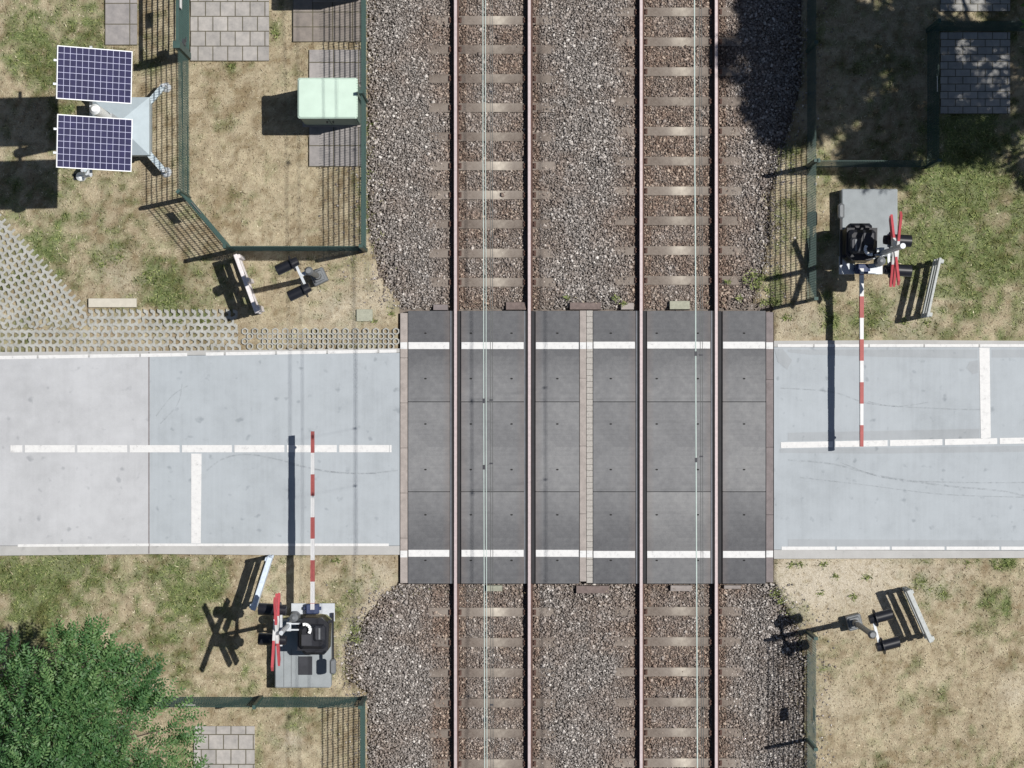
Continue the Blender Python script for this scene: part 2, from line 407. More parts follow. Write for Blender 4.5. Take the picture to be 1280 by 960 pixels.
SANDS = [(455, 790, 22, .6), (440, 830, 22, .6), (470, 762, 20, .6), (470, 345, 16, .5), (484, 370, 16, .6), (455, 300, 10, .4), (1030, 730, 50, 1.), (1100, 718, 45, .8), (985, 725, 24, .9), (1180, 715, 40, .4), (1270, 860, 25, .5), (1140, 395, 40, .5), (1000, 410, 30, .5), (150, 345, 34, .3), (440, 400, 45, .35), (1040, 880, 30, .35), (420, 385, 40, .3), (365, 930, 22, .6), (470, 715, 40, .5), (345, 730, 40, .25)]
def blob(x, y, L):
    o = np.zeros(x.shape)
    for bx, by, r, a in L:
        d = ((x-bx)**2+(y-by)**2)/(r*r); o += a*np.exp(-d)
    return o
def greenness(x, y):
    g = blob(x, y, BLOBS)+.65*(vnoise(x, y, 38, 3)-.5)+.95*(vnoise(x, y, 9, 4)-.5)+.35*(vnoise(x, y, 90, 8)-.5)
    inside = inpoly(x, y, [(236, -50), (236, 247), (292, 313), (456, 313), (456, -50)])
    right = (x > 1012) & (y > 705)
    g = g-.16*inside-.22*right+.10
    return np.clip(g*1.15, 0, 1)
def tone(x, y):      # thatch, dead tufts and fresh straw: patchy at hand size and at step size
    t = .60*(vnoise(x, y, 3.6, 41)-.5)+.55*(vnoise(x, y, 8, 42)-.5)+.32*(vnoise(x, y, 22, 43)-.5)+.22*(vnoise(x, y, 70, 44)-.5)
    return np.clip(.5+t*1.15, 0, 1)
def sandiness(x, y): return np.clip(blob(x, y, SANDS)+.3*(vnoise(x, y, 14, 5)-.5), 0, 1)

# ------------------------------------------------------------------ setting: ground sheet, track bed, roads
def make_ground():
    dense_x = np.arange(-11.6, 11.61, .065); dense_y = np.arange(-9, 9.01, .065)
    xs = np.concatenate([[-4000, -800, -150, -50, -25], dense_x, [25, 50, 150, 800, 4000]])
    ys = np.concatenate([[-4000, -800, -150, -50, -22], dense_y, [22, 50, 150, 800, 4000]])
    X, Y = np.meshgrid(xs, ys); nx, ny = len(xs), len(ys)
    px = X*S+640; py = 480-Y*S
    Z = -.075+.03*(vnoise(px, py, 40, 11)-.5)+.022*(vnoise(px, py, 9, 12)-.5)
    tr = (px > 440) & (px < 1012)
    bed = inpoly(px, py, B_TOP) | inpoly(px, py, B_BOT) | ((px > 500) & (px < 967) & (py > 380) & (py < 735))
    Z = np.where(bed, -.42, Z)
    road = (inpoly(px, py, ROAD_L) | inpoly(px, py, ROAD_R)) & (py > 430) & (py < 696) | ((px < -300) | (px > 1500)) & (py > 445) & (py < 690)
    Z = np.where(road, -.16, Z)
    far = (np.abs(X) > 11.7) | (np.abs(Y) > 9.1); gr = np.where(far, .22, greenness(px, py)); sn = np.where(far, 0., sandiness(px, py)); tn = np.where(far, .5, tone(px, py)); Z = np.where(far & ~bed & ~road, -.075, Z)
    V = np.stack([X, Y, Z], -1).reshape(-1, 3)
    i = np.arange(nx-1); j = np.arange(ny-1); I, J = np.meshgrid(i, j)
    q = np.stack([J*nx+I, J*nx+I+1, (J+1)*nx+I+1, (J+1)*nx+I], -1).reshape(-1, 4)
    n = len(q)
    o = np_mesh('ground', V, q.ravel(), np.arange(n)*4, np.full(n, 4), M['ground'],
                {'green': gr.ravel(), 'sand': sn.ravel(), 'tone': tn.ravel()})
    tag(o, kind='structure')
make_ground()
mb = MB(); mb.sheet([(-2.9, -60, -.225), (6.0, -60, -.225), (6.0, 60, -.225), (-2.9, 60, -.225)])
tag(mb.build('trackbed', M['bed']), kind='structure')

def road_piece(poly, z, mat, thick=.25):
    pts = [W(*p) for p in poly]
    pts = [(p.x, p.y) for p in reversed(pts)]
    m = MB(); m.prism(pts, z-thick, z)
    return tag(m.build('road', M[mat]), kind='structure')
# left road: pale far slab then bluish slab; right road; each with paler edge strips
road_piece([(-3600, 452), (0, 448), (186, 445), (186, 682), (-3600, 683)], -.004, 'road_pale')
road_piece([(186.5, 445), (499.5, 441), (499.5, 682), (186.5, 682)], -.004, 'road')
road_piece([(-3600, 445), (0, 440), (200, 438.5), (499.5, 435.5), (499.5, 440.6), (186, 444.6), (0, 447.6), (-3600, 451.6)], -.006, 'road_edge')
road_piece([(-3600, 683.4), (186, 682.4), (499.5, 682.4), (499.5, 693.5), (350, 694), (200, 692.5), (0, 694.5), (-3600, 700)], -.006, 'road_edge')
road_piece([(967.5, 434), (1280, 434), (4900, 436), (4900, 686), (1280, 688), (967.5, 687)], -.004, 'road')
road_piece([(967.5, 426), (1140, 425), (1280, 426), (4900, 426), (4900, 435.6), (1280, 433.6), (967.5, 433.6)], -.006, 'road_edge')
road_piece([(967.5, 687.4), (1280, 688.4), (4900, 686.4), (4900, 699), (1280, 697.5), (967.5, 698.5)], -.006, 'road_edge')
def marks(name, quads, z, mat, kind='structure'):
    m = MB()
    for q in quads: m.sheet([W(*p) for p in reversed(q)], z)
    return tag(m.build(name, M[mat]), kind=kind)
def strip(x0, y0, x1, y1, w):
    return [(x0, y0-w/2), (x1, y1-w/2), (x1, y1+w/2), (x0, y0+w/2)]
# screed bands and weathered patches (darker concrete) of the right road
marks('screed_band', [[(985, 437), (1222, 437), (1222, 448), (1100, 446), (1010, 443), (985, 440)], [(1240, 437), (1400, 437), (1400, 446), (1240, 447)], [(985, 541), (1224, 536), (1224, 548), (985, 551)],
                      [(975, 561), (1400, 556), (1400, 563), (1100, 567), (975, 566)], [(985, 674), (1400, 676), (1400, 685), (985, 683)], [(967.8, 436), (978, 436), (990, 450), (984, 462), (972, 452)],
                      [(1212, 452), (1223, 450), (1223, 466), (1216, 468), (1208, 460)]], 0., 'road_band')
L = []
def dashes(x0, x1, yf, w, period, gap, first=None):
    x = x0
    while x < x1:
        e = min(x1, first if (first and x == x0) else x+period)
        L.append(strip(x, yf(x), e-gap, yf(e-gap), w)); x = e
dashes(13, 490, lambda x: 561+(x-13)*-.0005, 9, 65.5, 3, 31)
dashes(-400, 236, lambda x: 447-(x)*.016, 4.2, 64, 2)
dashes(257, 498, lambda x: 442.6-(x-257)*.016, 4.0, 64, 2.4, 282)
L.append(strip(22, 682, 186, 681, 3.2)); L.append(strip(187, 681, 486, 681, 3.2))
L.append([(239, 567), (252, 567), (251, 679), (239, 679)])
dashes(976, 1400, lambda x: 556.5-(x-976)*.019, 7.5, 68.5, 3, 1044)
dashes(972, 1700, lambda x: 432, 3.6, 69, 2, 1018)
dashes(977, 1700, lambda x: 685.3, 4.2, 68.5, 2.4, 1046)
L.append([(1224, 434.5), (1237, 434.5), (1238.5, 547), (1226, 548.3)])
marks('road_marking', L, .003, 'line')
# slab joint and faint tyre marks
def tyre(pts, w):
    m = MB(); q = [W(*p) for p in pts]; f = []
    # smooth the polyline
    out = []
    for k in range(len(q)-1):
        p0 = q[max(k-1, 0)]; p1 = q[k]; p2 = q[k+1]; p3 = q[min(k+2, len(q)-1)]
        for s_ in range(8):
            t = s_/8
            out.append(.5*((2*p1)+(p2-p0)*t+(2*p0-5*p1+4*p2-p3)*t*t+(3*p1-p0-3*p2+p3)*t**3))
    out.append(q[-1])
    V = []
    for k, p in enumerate(out):
        d = (out[min(k+1, len(out)-1)]-out[max(k-1, 0)]).normalized(); nrm = Vector((-d.y, d.x, 0))
        V += [(*(p+nrm*w/2).xy, .0), (*(p-nrm*w/2).xy, .0)]
    m.add(V, [(2*k+1, 2*k+3, 2*k+2, 2*k) for k in range(len(out)-1)])
    return m
def tyre_mat():
    t = NT('tyre_rubber_trace'); v = t.coord(); n = t.noise(v, 12, 4, .7)
    t.b.inputs['Base Color'].default_value = (.12, .125, .13, 1); t.b.inputs['Roughness'].default_value = .9
    tr = t.t.nodes.new('ShaderNodeBsdfTransparent'); mx = t.t.nodes.new('ShaderNodeMixShader')
    t.l(t.ramp(n, [(.38, (.0, .0, .0)), (.68, (.22, .22, .22))]), mx.inputs[0])
    t.l(tr.outputs[0], mx.inputs[1]); t.l(t.b.outputs[0], mx.inputs[2]); t.l(mx.outputs[0], t.t.nodes['Material Output'].inputs['Surface'])
    return t.m
M['tyre'] = tyre_mat()
for pts, w in (([(985, 575), (1040, 580), (1100, 595), (1180, 607), (1260, 615), (1320, 632)], .035), ([(1050, 578), (1110, 598), (1200, 603), (1300, 603)], .025), ([(1000, 597), (1080, 606), (1180, 618), (1300, 622)], .02),
               ([(975, 485), (1040, 490), (1090, 505), (1180, 511), (1230, 512)], .025), ([(1085, 502), (1120, 508), (1160, 503)], .02),
               ([(258, 588), (280, 573), (310, 568), (350, 575), (400, 588), (450, 592), (498, 588)], .03), ([(360, 580), (420, 590), (470, 592)], .02), ([(195, 520), (215, 495), (235, 482)], .02), ([(200, 530), (222, 505), (228, 478)], .02)):
    tag(tyre(pts, w).build('tyre_trace', M['tyre']), kind='structure')
marks('road_joint', [[(185.6, 440), (186.9, 440), (186.9, 692), (185.6, 692)]], .002, 'kerb_dark')

# paved surfaces
for (x0, y0, x1, y1), mat in PAVES:
    a, b = W(x0, y1), W(x1, y0)
    m = MB(); m.box(0, b.x-a.x, 0, b.y-a.y, -.2, 0)
    o = m.build('paved_path', M[mat]); o.location = (a.x, a.y, -.028); tag(o, kind='structure')

# grass pavers: wavy concrete ribs with open cells
def ribs(poly, ang, row, per, amp, w, seed, z=-.03):
    rnd = random.Random(seed)
    ca, sa = math.cos(ang), math.sin(ang)
    m = MB(); xs = np.array([p[0] for p in poly]); ys = np.array([p[1] for p in poly]); cx, cy = xs.mean(), ys.mean()
    ext = 420; k = 0; step = per/4
    v = -ext
    while v < ext:
        us = np.arange(-ext, ext, step)
        ph = (k % 2)*math.pi
        vv = v+amp*np.cos(2*np.pi*us/per+ph)
        X = cx+us*ca-vv*sa; Y = cy+us*sa+vv*ca
        ok = inpoly(X, Y, poly)
        for i in range(len(us)-1):
            if ok[i] and ok[i+1] and rnd.random() > .02:
                h = w/2
                q = []
                for ii, sg in ((i, -1), (i+1, -1), (i+1, 1), (i, 1)):
                    q.append(W(X[ii]-sg*h*sa, Y[ii]+sg*h*ca))
                dz = rnd.uniform(-.004, .004)
                m.add([(p.x, p.y, z-.06) for p in q]+[(p.x, p.y, z+dz) for p in q], [(7, 6, 5, 4), (0, 1, 5, 4), (2, 3, 7, 6), (1, 2, 6, 5), (3, 0, 4, 7)])
        # bridges where this row's crest meets the next row's trough
        for uu in np.arange(-ext, ext, per):
            u0 = uu+(0 if k % 2 == 0 else per/2)
            X0, Y0 = cx+u0*ca-(v+row/2)*sa, cy+u0*sa+(v+row/2)*ca
            if inpoly(np.array([X0]), np.array([Y0]), poly)[0]:
                hh = per*.17
                q = []
                for du, dv in ((-hh, -row/2), (hh, -row/2), (hh, row/2), (-hh, row/2)):
                    q.append(W(X0+du*ca-dv*sa, Y0+du*sa+dv*ca))
                m.add([(p.x, p.y, z-.008) for p in q], [(3, 2, 1, 0)])
        v += row; k += 1
    return m
m1 = ribs(GP_DIAG, math.atan2(386-269, 108), 8.4, 8.6, 1.1, 4.2, 1)
tag(m1.build('grass_paver_path', M['gpaver']), kind='structure')
m2 = ribs([(-120, 413), (110, 411), (110, 388), (296, 388), (300, 438), (-120, 440)], 0, 8.6, 8.6, 1.1, 4.2, 2)
tag(m2.build('grass_paver_path', M['gpaver']), kind='structure')
def hex_rings(x0, x1, y0, y1, sp):
    m = MB(); r_out = sp*.36; r_in = r_out*.58; row = 0; y = y0; rnd = random.Random(4)
    while y < y1:
        x = x0+(sp/2 if row % 2 else 0)
        while x < x1:
            if rnd.random() > .03*(1+3*(x < 370)):
                z = -.022+rnd.uniform(-.006, .004)-(.02 if (x < 400 and rnd.random() < .35) else 0)
                V = []
                for rr in (r_out, r_in):
                    for i in range(12):
                        a = math.pi*i/6+math.pi/6
                        q = rr if rr == r_in else rr*(1 if i % 2 == 0 else .9)
                        p = W(x+q*math.cos(a), y+q*math.sin(a)); V.append((p.x, p.y, z))
                V += [(a_, b_, c_-.07) for a_, b_, c_ in V]
                F = [(12+i, 12+(i+1) % 12, (i+1) % 12, i) for i in range(12)]+[(36+i, 36+(i+1) % 12, 12+(i+1) % 12, 12+i) for i in range(12)]+[(i, (i+1) % 12, 24+(i+1) % 12, 24+i) for i in range(12)]
                m.add(V, F)
            x += sp
        y += sp*.5; row += 1
    return m
tag(hex_rings(306, 497, 414, 433, 12.6).build('grass_paver_path', M['gpaver']), kind='structure')

# ------------------------------------------------------------------ ballast, grass
SLEEP_L = [24+36.5*k for k in range(-4, 10)]+[766+38*k for k in range(0, 9)]
SLEEP_R = [13.5+37.4*k for k in range(-4, 10)]+[765+38*k for k in range(0, 9)]
RAILS = [569.3, 661.6, 801.4, 895.3]
def make_ballast():
    sp = .0262*S
    gx, gy = np.meshgrid(np.arange(390, 1045, sp), np.arange(-110, 1070, sp))
    x = (gx+rng.uniform(-.5, .5, gx.shape)*sp).ravel(); y = (gy+rng.uniform(-.5, .5, gy.shape)*sp).ravel()
    u_ = rng.random(x.shape); sg = np.where(u_ < .32, 30., np.where(u_ < .62, 15., 5.)); jx = x+rng.normal(0, 1, x.shape)*sg; jy = y+rng.normal(0, 1, x.shape)*sg*.8
    ok = (inpoly(jx, jy, B_TOP) | inpoly(jx, jy, B_BOT)) & ~((y > 386) & (y < 731)) & ~((y > 405) & (y < 720))
    near = np.minimum.reduce([np.abs(x-r) for r in RAILS])
    for L_, cx in ((SLEEP_L, 615.5), (SLEEP_R, 848.5)):
        for sy in L_:
            on = (np.abs(y-sy) < 5.6) & (np.abs(x-cx) < 80)
            end = np.abs(x-cx) > 58
            p = np.where(end, .55, .05)
            ok &= ~(on & (rng.random(x.shape) > p))
    ok &= ~(near < 4.2)
    sd = np.stack([r-x for r in RAILS]); ok &= ~((sd > 0) & (sd < 7.5)).any(0) | (rng.random(x.shape) < .15)
    x = x[ok]; y = y[ok]; near = near[ok]; n = len(x)
    # height: crib a little low between the rails, level outside
    between = (np.abs(x-615.5) < 46) | (np.abs(x-848.5) < 47)
    z = np.where(between, -.205, -.19)+rng.normal(0, .012, n)+.03*(vnoise(x, y, 30, 21)-.5)
    z += np.where((x < 500) | (x > 950), .03, 0); offbed = ~(inpoly(x, y, B_TOP) | inpoly(x, y, B_BOT)); z = np.where(offbed, -.07, z); size0 = np.where(offbed, .8, 1.)
    z += 0+np.where((x > 690) & (x < 770), .015, 0)
    dmin = np.minimum(np.abs(x-615.5), np.abs(x-848.5))
    rust = np.clip(1.0-np.maximum(dmin-52, 0)/46, 0, 1)*(.55+.45*np.clip(1-near/14, 0, 1))
    rust *= np.where(x > 735, 1.15, .8); rust += .10
    rust += .55*((vnoise(x, y, 40, 31)-.5)+(vnoise(x, y, 14, 32)-.5))
    rust = np.where((x < 540) & (rust > .55), .55, rust)
    rust = np.where((x > 540) & (x < 560) & (y > 730), rust+.3, rust)
    rd = np.min(np.where(np.stack([x-r for r in RAILS]) > 0, np.stack([x-r for r in RAILS]), 99), axis=0); rust = np.where(rd < 13, rust+.35, rust)
    rust = np.clip(rust, 0, 1)
    cube = np.array([[-1, -1, -1], [1, -1, -1], [1, 1, -1], [-1, 1, -1], [-1, -1, 1], [1, -1, 1], [1, 1, 1], [-1, 1, 1]], float)*.62
    faces = np.array([[3, 2, 1, 0], [4, 5, 6, 7], [0, 1, 5, 4], [1, 2, 6, 5], [2, 3, 7, 6], [3, 0, 4, 7]])
    V = np.repeat(cube[None], n, 0)+rng.uniform(-.28, .28, (n, 8, 3))
    size = np.clip(rng.lognormal(math.log(.0178), .33, n), .009, .040)
    size *= size0
    V *= (size[:, None]*(1+rng.uniform(-.3, .35, (n, 3))))[:, None, :]
    q = rng.normal(size=(n, 4)); q /= np.linalg.norm(q, axis=1, keepdims=True)
    a, b, c, d = q.T
    Rm = np.stack([1-2*(c*c+d*d), 2*(b*c-d*a), 2*(b*d+c*a), 2*(b*c+d*a), 1-2*(b*b+d*d), 2*(c*d-b*a), 2*(b*d-c*a), 2*(c*d+b*a), 1-2*(b*b+c*c)], -1).reshape(n, 3, 3)
    V = np.einsum('nij,nkj->nki', Rm, V)
    V += np.stack([(x-640)/S, (480-y)/S, z], -1)[:, None, :]
    Lp = (faces[None]+(np.arange(n)*8)[:, None, None]).ravel()
    nf = n*6
    o = np_mesh('ballast_gravel', V.reshape(-1, 3), Lp, np.arange(nf)*4, np.full(nf, 4), M['stone'], {'rust': np.repeat(rust, 8)})
    tag(o, label='grey and rust brown crushed stone ballast packed around the tracks', cat='ballast', kind='stuff')
    print('stones', n)
make_ballast()

def grass_mask(x, y, pad=0):
    jx, jy = x+rng.normal(0, 10, x.shape), y+rng.normal(0, 8, x.shape)
    ok = ~(inpoly(jx, jy, B_TOP) | inpoly(jx, jy, B_BOT))
    ok &= ~((y > 424-2) & (y < 700) & ~((x > 500) & (x < 966)) & ((x > 960) | (y > 438)) & ((x > 960) | (y < 694)))
    ok &= ~((x > 496) & (x < 970) & (y > 380) & (y < 735))
    for (x0, y0, x1, y1), _ in PAVES: ok &= ~((x > x0+2) & (x < x1-2) & (y > y0+2) & (y < y1-2))
    return ok
def make_grass():
    n = 330000
    x = rng.uniform(-70, 1350, n); y = rng.uniform(-60, 1020, n)
    ok = grass_mask(x, y)
    gp = inpoly(x, y, GP_DIAG) | inpoly(x, y, GP_STRIP)
    ok &= ~(gp & (rng.random(n) > .12))
    s = sandiness(x, y); ok &= rng.random(n) > s*.85
    x, y = x[ok], y[ok]; g0 = greenness(x, y); n = len(x)
    keep = rng.random(n) < (.55+.45*g0)
    x, y, g0 = x[keep], y[keep], g0[keep]; n = len(x)
    ln = rng.uniform(.025, .075, n)*(1+.5*g0); w = rng.uniform(.0025, .0065, n)*(1+.5*g0)
    az = rng.uniform(0, 2*np.pi, n); el = rng.uniform(.05, .9, n)
    X = (x-640)/S; Y = (480-y)/S; Z = np.full(n, -.085)+.03*(vnoise(x, y, 40, 11)-.5)+.022*(vnoise(x, y, 9, 12)-.5)+rng.uniform(0, .015, n)
    dx, dy, dz = np.cos(az)*np.cos(el), np.sin(az)*np.cos(el), np.sin(el)
    sx, sy = -np.sin(az), np.cos(az)
    V = np.zeros((n, 4, 3))
    V[:, 0] = np.stack([X-sx*w, Y-sy*w, Z], -1); V[:, 1] = np.stack([X+sx*w, Y+sy*w, Z], -1)
    mx, my, mz = X+dx*ln*.6, Y+dy*ln*.6, Z+dz*ln*.75+.004
    V[:, 2] = np.stack([mx+sx*w*.8, my+sy*w*.8, mz], -1); V[:, 3] = np.stack([X+dx*ln, Y+dy*ln, Z+dz*ln*.85], -1)
    Lp = (np.array([[0, 1, 2, 3]])+(np.arange(n)*4)[:, None]).ravel()
    gg = np.clip((g0+rng.normal(0, .22, n)-.38)*2.2, 0, 1)
    o = np_mesh('dry_grass', V.reshape(-1, 3), Lp, np.arange(n)*4, np.full(n, 4), M['blade'], {'green': np.repeat(gg, 4), 'tone': np.repeat(np.clip(tone(x, y)+rng.normal(0, .08, n), 0, 1), 4)})
    tag(o, label='short parched straw coloured grass with green patches on the verges', cat='grass', kind='stuff')
    print('blades', n)
make_grass()

WEEDS = [(940, 342, 9), (948, 350, 8), (957, 346, 7), (944, 358, 8), (962, 362, 7), (970, 378, 8), (955, 378, 6), (933, 350, 5), (984, 398, 7), (975, 345, 6), (1040, 398, 8), (1030, 405, 6), (910, 352, 5), (925, 372, 5),
         (968, 742, 7), (976, 752, 6), (1030, 706, 6), (1000, 705, 5), (1085, 722, 6), (1045, 720, 5), (1068, 746, 6), (1026, 742, 5), (990, 706, 5), (1262, 705, 9), (1150, 728, 8), (1180, 742, 6), (1250, 710, 7), (1210, 704, 5),
         (445, 788, 7), (446, 800, 6), (438, 740, 5), (490, 392, 5), (468, 402, 4), (780, 380, 5), (710, 372, 4), (770, 372, 4), (420, 700, 5), (240, 752, 7), (246, 740, 6), (210, 378, 8), (190, 350, 8), (182, 342, 7), (222, 402, 6), (255, 400, 6),
         (128, 330, 7), (150, 322, 6), (345, 42, 6), (290, 82, 6), (1110, 322, 7), (1112, 335, 5), (1240, 330, 7), (1090, 405, 5), (1130, 402, 5), (1160, 404, 5), (1195, 255, 7), (1220, 270, 7)]
def make_weeds():
    Vs, T = [], []
    for px, py, r in WEEDS:
        r *= .8; k = int(7*r); a = rng.uniform(0, 2*np.pi, k); rr = r*np.sqrt(rng.random(k))*rng.uniform(.5, 1.1, k)
        X = (px+rr*np.cos(a)-640)/S; Y = (480-py-rr*np.sin(a))/S
        az = a*-1+rng.normal(0, .9, k); az = np.where(rng.random(k) < .5, rng.uniform(0, 2*np.pi, k), -az)
        ln = rng.uniform(.04, .10, k); w = rng.uniform(.005, .012, k); el = rng.uniform(.2, 1.0, k); z = rng.uniform(-.10, -.05, k)+.0
        d = np.stack([np.cos(az)*np.cos(el), np.sin(az)*np.cos(el), np.sin(el)], -1); sd = np.stack([-np.sin(az), np.cos(az), np.zeros(k)], -1)*w[:, None]
        p = np.stack([X, Y, z], -1); m_ = p+d*(ln*.5)[:, None]+np.array([0, 0, .006])
        Vs.append(np.stack([p, m_-sd, p+d*ln[:, None], m_+sd], 1)); T.append(np.repeat(rng.uniform(.3, 1, k), 4))
    V = np.concatenate(Vs); n = len(V)
    o = np_mesh('weed_tufts', V.reshape(-1, 3), np.arange(n*4), np.arange(n)*4, np.full(n, 4), M['blade'], {'green': np.ones(n*4), 'tone': np.concatenate(T)})
    tag(o, label='scattered low green weeds sprouting along the gravel and road edges', cat='weeds', kind='stuff')
make_weeds()

# ------------------------------------------------------------------ tracks
def ordn(k): return ['first', 'second', 'third', 'fourth', 'fifth', 'sixth', 'seventh', 'eighth', 'ninth', 'tenth', 'eleventh', 'twelfth', 'thirteenth', 'fourteenth', 'fifteenth'][k]
def make_sleeper():
    prof = [(-1.28, -.36), (-1.28, -.185), (-.9, -.162), (-.55, -.160), (-.4, -.172), (.4, -.172), (.55, -.160), (.9, -.162), (1.28, -.185), (1.28, -.36)]
    m = MB(); n = len(prof); hw = .088
    V = [(x, -hw*(1 if z > -.3 else 1.3), z) for x, z in prof]+[(x, hw*(1 if z > -.3 else 1.3), z) for x, z in prof]
    m.add(V, [tuple(range(n)), tuple(reversed(range(n, 2*n)))]+[((i+1) % n, i, n+i, n+(i+1) % n) for i in range(n)])
    o = m.build('sleeper', M['sleeper'])
    for sx in (-.753, .753):
        for t in (-1, 1):
            c = MB(); c.box(sx+t*.10-.028, sx+t*.10+.028, -.055, .055, -.165, -.128)
            for yy in (-.03, .03): c.tube((sx+t*.10, yy, -.130), (sx+t*.10, yy, -.105), .017, n=6)
            c.build('rail_clip', M['rail_rust'], o)
    return o
proto = make_sleeper(); first = True
for L_, cx, nm, st in ((SLEEP_L, 615.5, 'left', .115), (SLEEP_R, 848.5, 'right', .09)):
    up = sorted([y for y in L_ if y < 400], reverse=True); dn = sorted([y for y in L_ if y > 700])
    for side, ys in (('above', up), ('below', dn)):
        for k, y in enumerate(ys):
            o = proto if first else copy_tree(proto); first = False
            o.location = W(cx, y); o['stain'] = st+random.uniform(-.05, .06)
            tag(o, label='concrete sleeper of the %s track, %s row %s the crossing panels' % (nm, ordn(k), side), cat='sleeper', group='sleepers of the two tracks')
def rail(px, label):
    root = empty('rail', (*W(px, 480).xy, 0), label=label, cat='rail', group='rails of the two tracks')
    head = [(-.036, .004), (-.030, .010), (.030, .010), (.036, .004)]
    Ln = 60
    def ext(prof, name, mat):
        n = len(prof); m = MB()
        m.add([(x, -Ln, z) for x, z in prof]+[(x, Ln, z) for x, z in prof], [tuple(range(n)), tuple(reversed(range(n, 2*n)))]+[((i+1) % n, i, n+i, n+(i+1) % n) for i in range(n)])
        return m.build(name, mat, root)
    ext([(-.031, -.012), (.031, -.012), (.031, .004), (.025, .010), (-.025, .010), (-.031, .004)], 'rail_head', M['rail_head'])
    ext([(-.070, -.162), (.070, -.162), (.070, -.150), (.012, -.135), (.009, -.055), (.035, -.038), (.035, -.0125), (-.035, -.0125), (-.035, -.038), (-.009, -.055), (-.012, -.135), (-.070, -.150)], 'rail_web', M['rail_rust'])
for px, lb in zip(RAILS, ('polished steel rail with rusty foot, outer rail of the left track', 'polished steel rail with rusty foot, inner rail of the left track beside the middle gravel',
                          'polished steel rail with rusty foot, inner rail of the right track beside the middle gravel', 'polished steel rail with rusty foot, outermost on the right, towards the tree shadow')):
    rail(px, lb)

# crossing panels
COLS = [(510, 562.2, 'outside the leftmost rail'), (576.3, 655.2, 'between the rails of the left track'), (669.3, 724, 'between left track and middle beam'),
        (741.3, 794.3, 'between middle beam and right track'), (808.5, 888.3, 'between the rails of the right track'), (903.2, 957, 'outside the rightmost rail')]
ROWS = [(388.5, 502), (502.6, 614.4), (615, 729.5)]
RN = ['upper', 'middle', 'lower']
HOLES = [416.5, 473.3, 530, 587, 643.5, 700.5]
for ci, (x0, x1, where) in enumerate(COLS):
    for ri, (y0, y1) in enumerate(ROWS):
        a = W((x0+x1)/2, (y0+y1)/2); hx = (x1-x0)/2/S; hy = (y1-y0)/2/S
        root = empty('crossing_plate', (*a.xy, 0))
        extra = {0: ' carrying the upper white line', 1: ' without a line', 2: ' carrying the lower white line'}[ri]
        tag(root, label=('crossing plate %s, %s row' % (where, RN[ri])), cat='crossing plate', group='dark plates of the level crossing')
        m = MB(); m.box(-hx, hx, -hy, hy, -.155, 0, bev=.006); m.build('deck', M['panel'], root)
        for hyp in HOLES[2*ri:2*ri+2]:
            for fx in ((.0,) if ci not in (1, 4) else (-.345, .30)):
                cx = fx*hx*2 if fx else (.0 if ci not in (0, 3) else -.07)
                cy = W(0, hyp).y-a.y
                h = MB(); h.prism([(cx+.028*math.cos(t*math.pi/4), cy+.016*math.sin(t*math.pi/4)) for t in range(8)], -.01, .002)
                h.build('lifting_hole', M['dark_hole'], root)
        if ri != 1:
            ly = 432+ (0 if ci < 3 else -.6) if ri == 0 else 691.6+(0 if ci < 3 else 1.4)
            l = MB(); yy = W(0, ly).y-a.y; l.sheet([(-hx+.01, yy-.069), (hx-.01, yy-.069), (hx-.01, yy+.069), (-hx+.01, yy+.069)], .0035)
            l.build('painted_line', M['deck_line'], root)
for px, lb in zip(RAILS, ('leftmost rail', 'second rail from the left', 'third rail from the left', 'rightmost rail')):
    o = empty('flangeway_strip', (*W(px, 559).xy, 0), label='black rubber flangeway filler hugging the %s on the crossing' % lb, cat='rubber strip', group='flangeway fillers')
    hy = (729.5-388.5)/2/S
    for sx in (-1, 1):
        m = MB(); x0, x1 = sorted((sx*.040, sx*.108)); m.box(x0, x1, -hy, hy, -.15, -.035); m.build('filler', M['rubber'], o)
        if sx < 0: m = MB(); m.box(-.106, -.080, -hy, hy, -.034, -.012); m.build('lip', M['flange_lip'], o)
def beam(name, x0, x1, y0, y1, mat, label, cat, joints=0, z=0., line=True):
    a = W((x0+x1)/2, (y0+y1)/2); hx = (x1-x0)/2/S; hy = (y1-y0)/2/S
    root = empty(name, (*a.xy, 0), label=label, cat=cat)
    k = max(1, joints); m = MB()
    for i in range(k):
        b0 = -hy+2*hy*i/k; b1 = -hy+2*hy*(i+1)/k
        m.box(-hx, hx, b0+.002, b1-.002, -.25, z+random.uniform(-.004, 0), bev=.005)
    m.build('kerb_stones' if joints > 8 else 'beam', M[mat], root)
    if line:
        for ly in (432, 692.5):
            yy = W(0, ly).y-a.y
            if abs(yy) < hy-.08:
                l = MB(); l.sheet([(-hx+.004, yy-.068), (hx-.004, yy-.068), (hx-.004, yy+.068), (-hx+.004, yy+.068)], z+.0035); l.build('painted_line', M['deck_line'], root)
beam('edge_beam', 500.2, 509.4, 391, 729, 'kerb', 'long pale concrete edge beam where the left road meets the crossing', 'edge beam', 6)
beam('middle_beam', 724.6, 732.8, 388, 727, 'kerb', 'long pale concrete beam down the middle of the crossing', 'edge beam', 4)
beam('brick_strip', 733.2, 740.8, 388, 729, 'brick_pale', 'narrow strip of small pale bricks beside the middle beam', 'brick strip', 46)
beam('edge_beam', 957.6, 966.6, 390, 728, 'kerb_dark', 'long brownish edge beam where the right road meets the crossing', 'edge beam', 4)
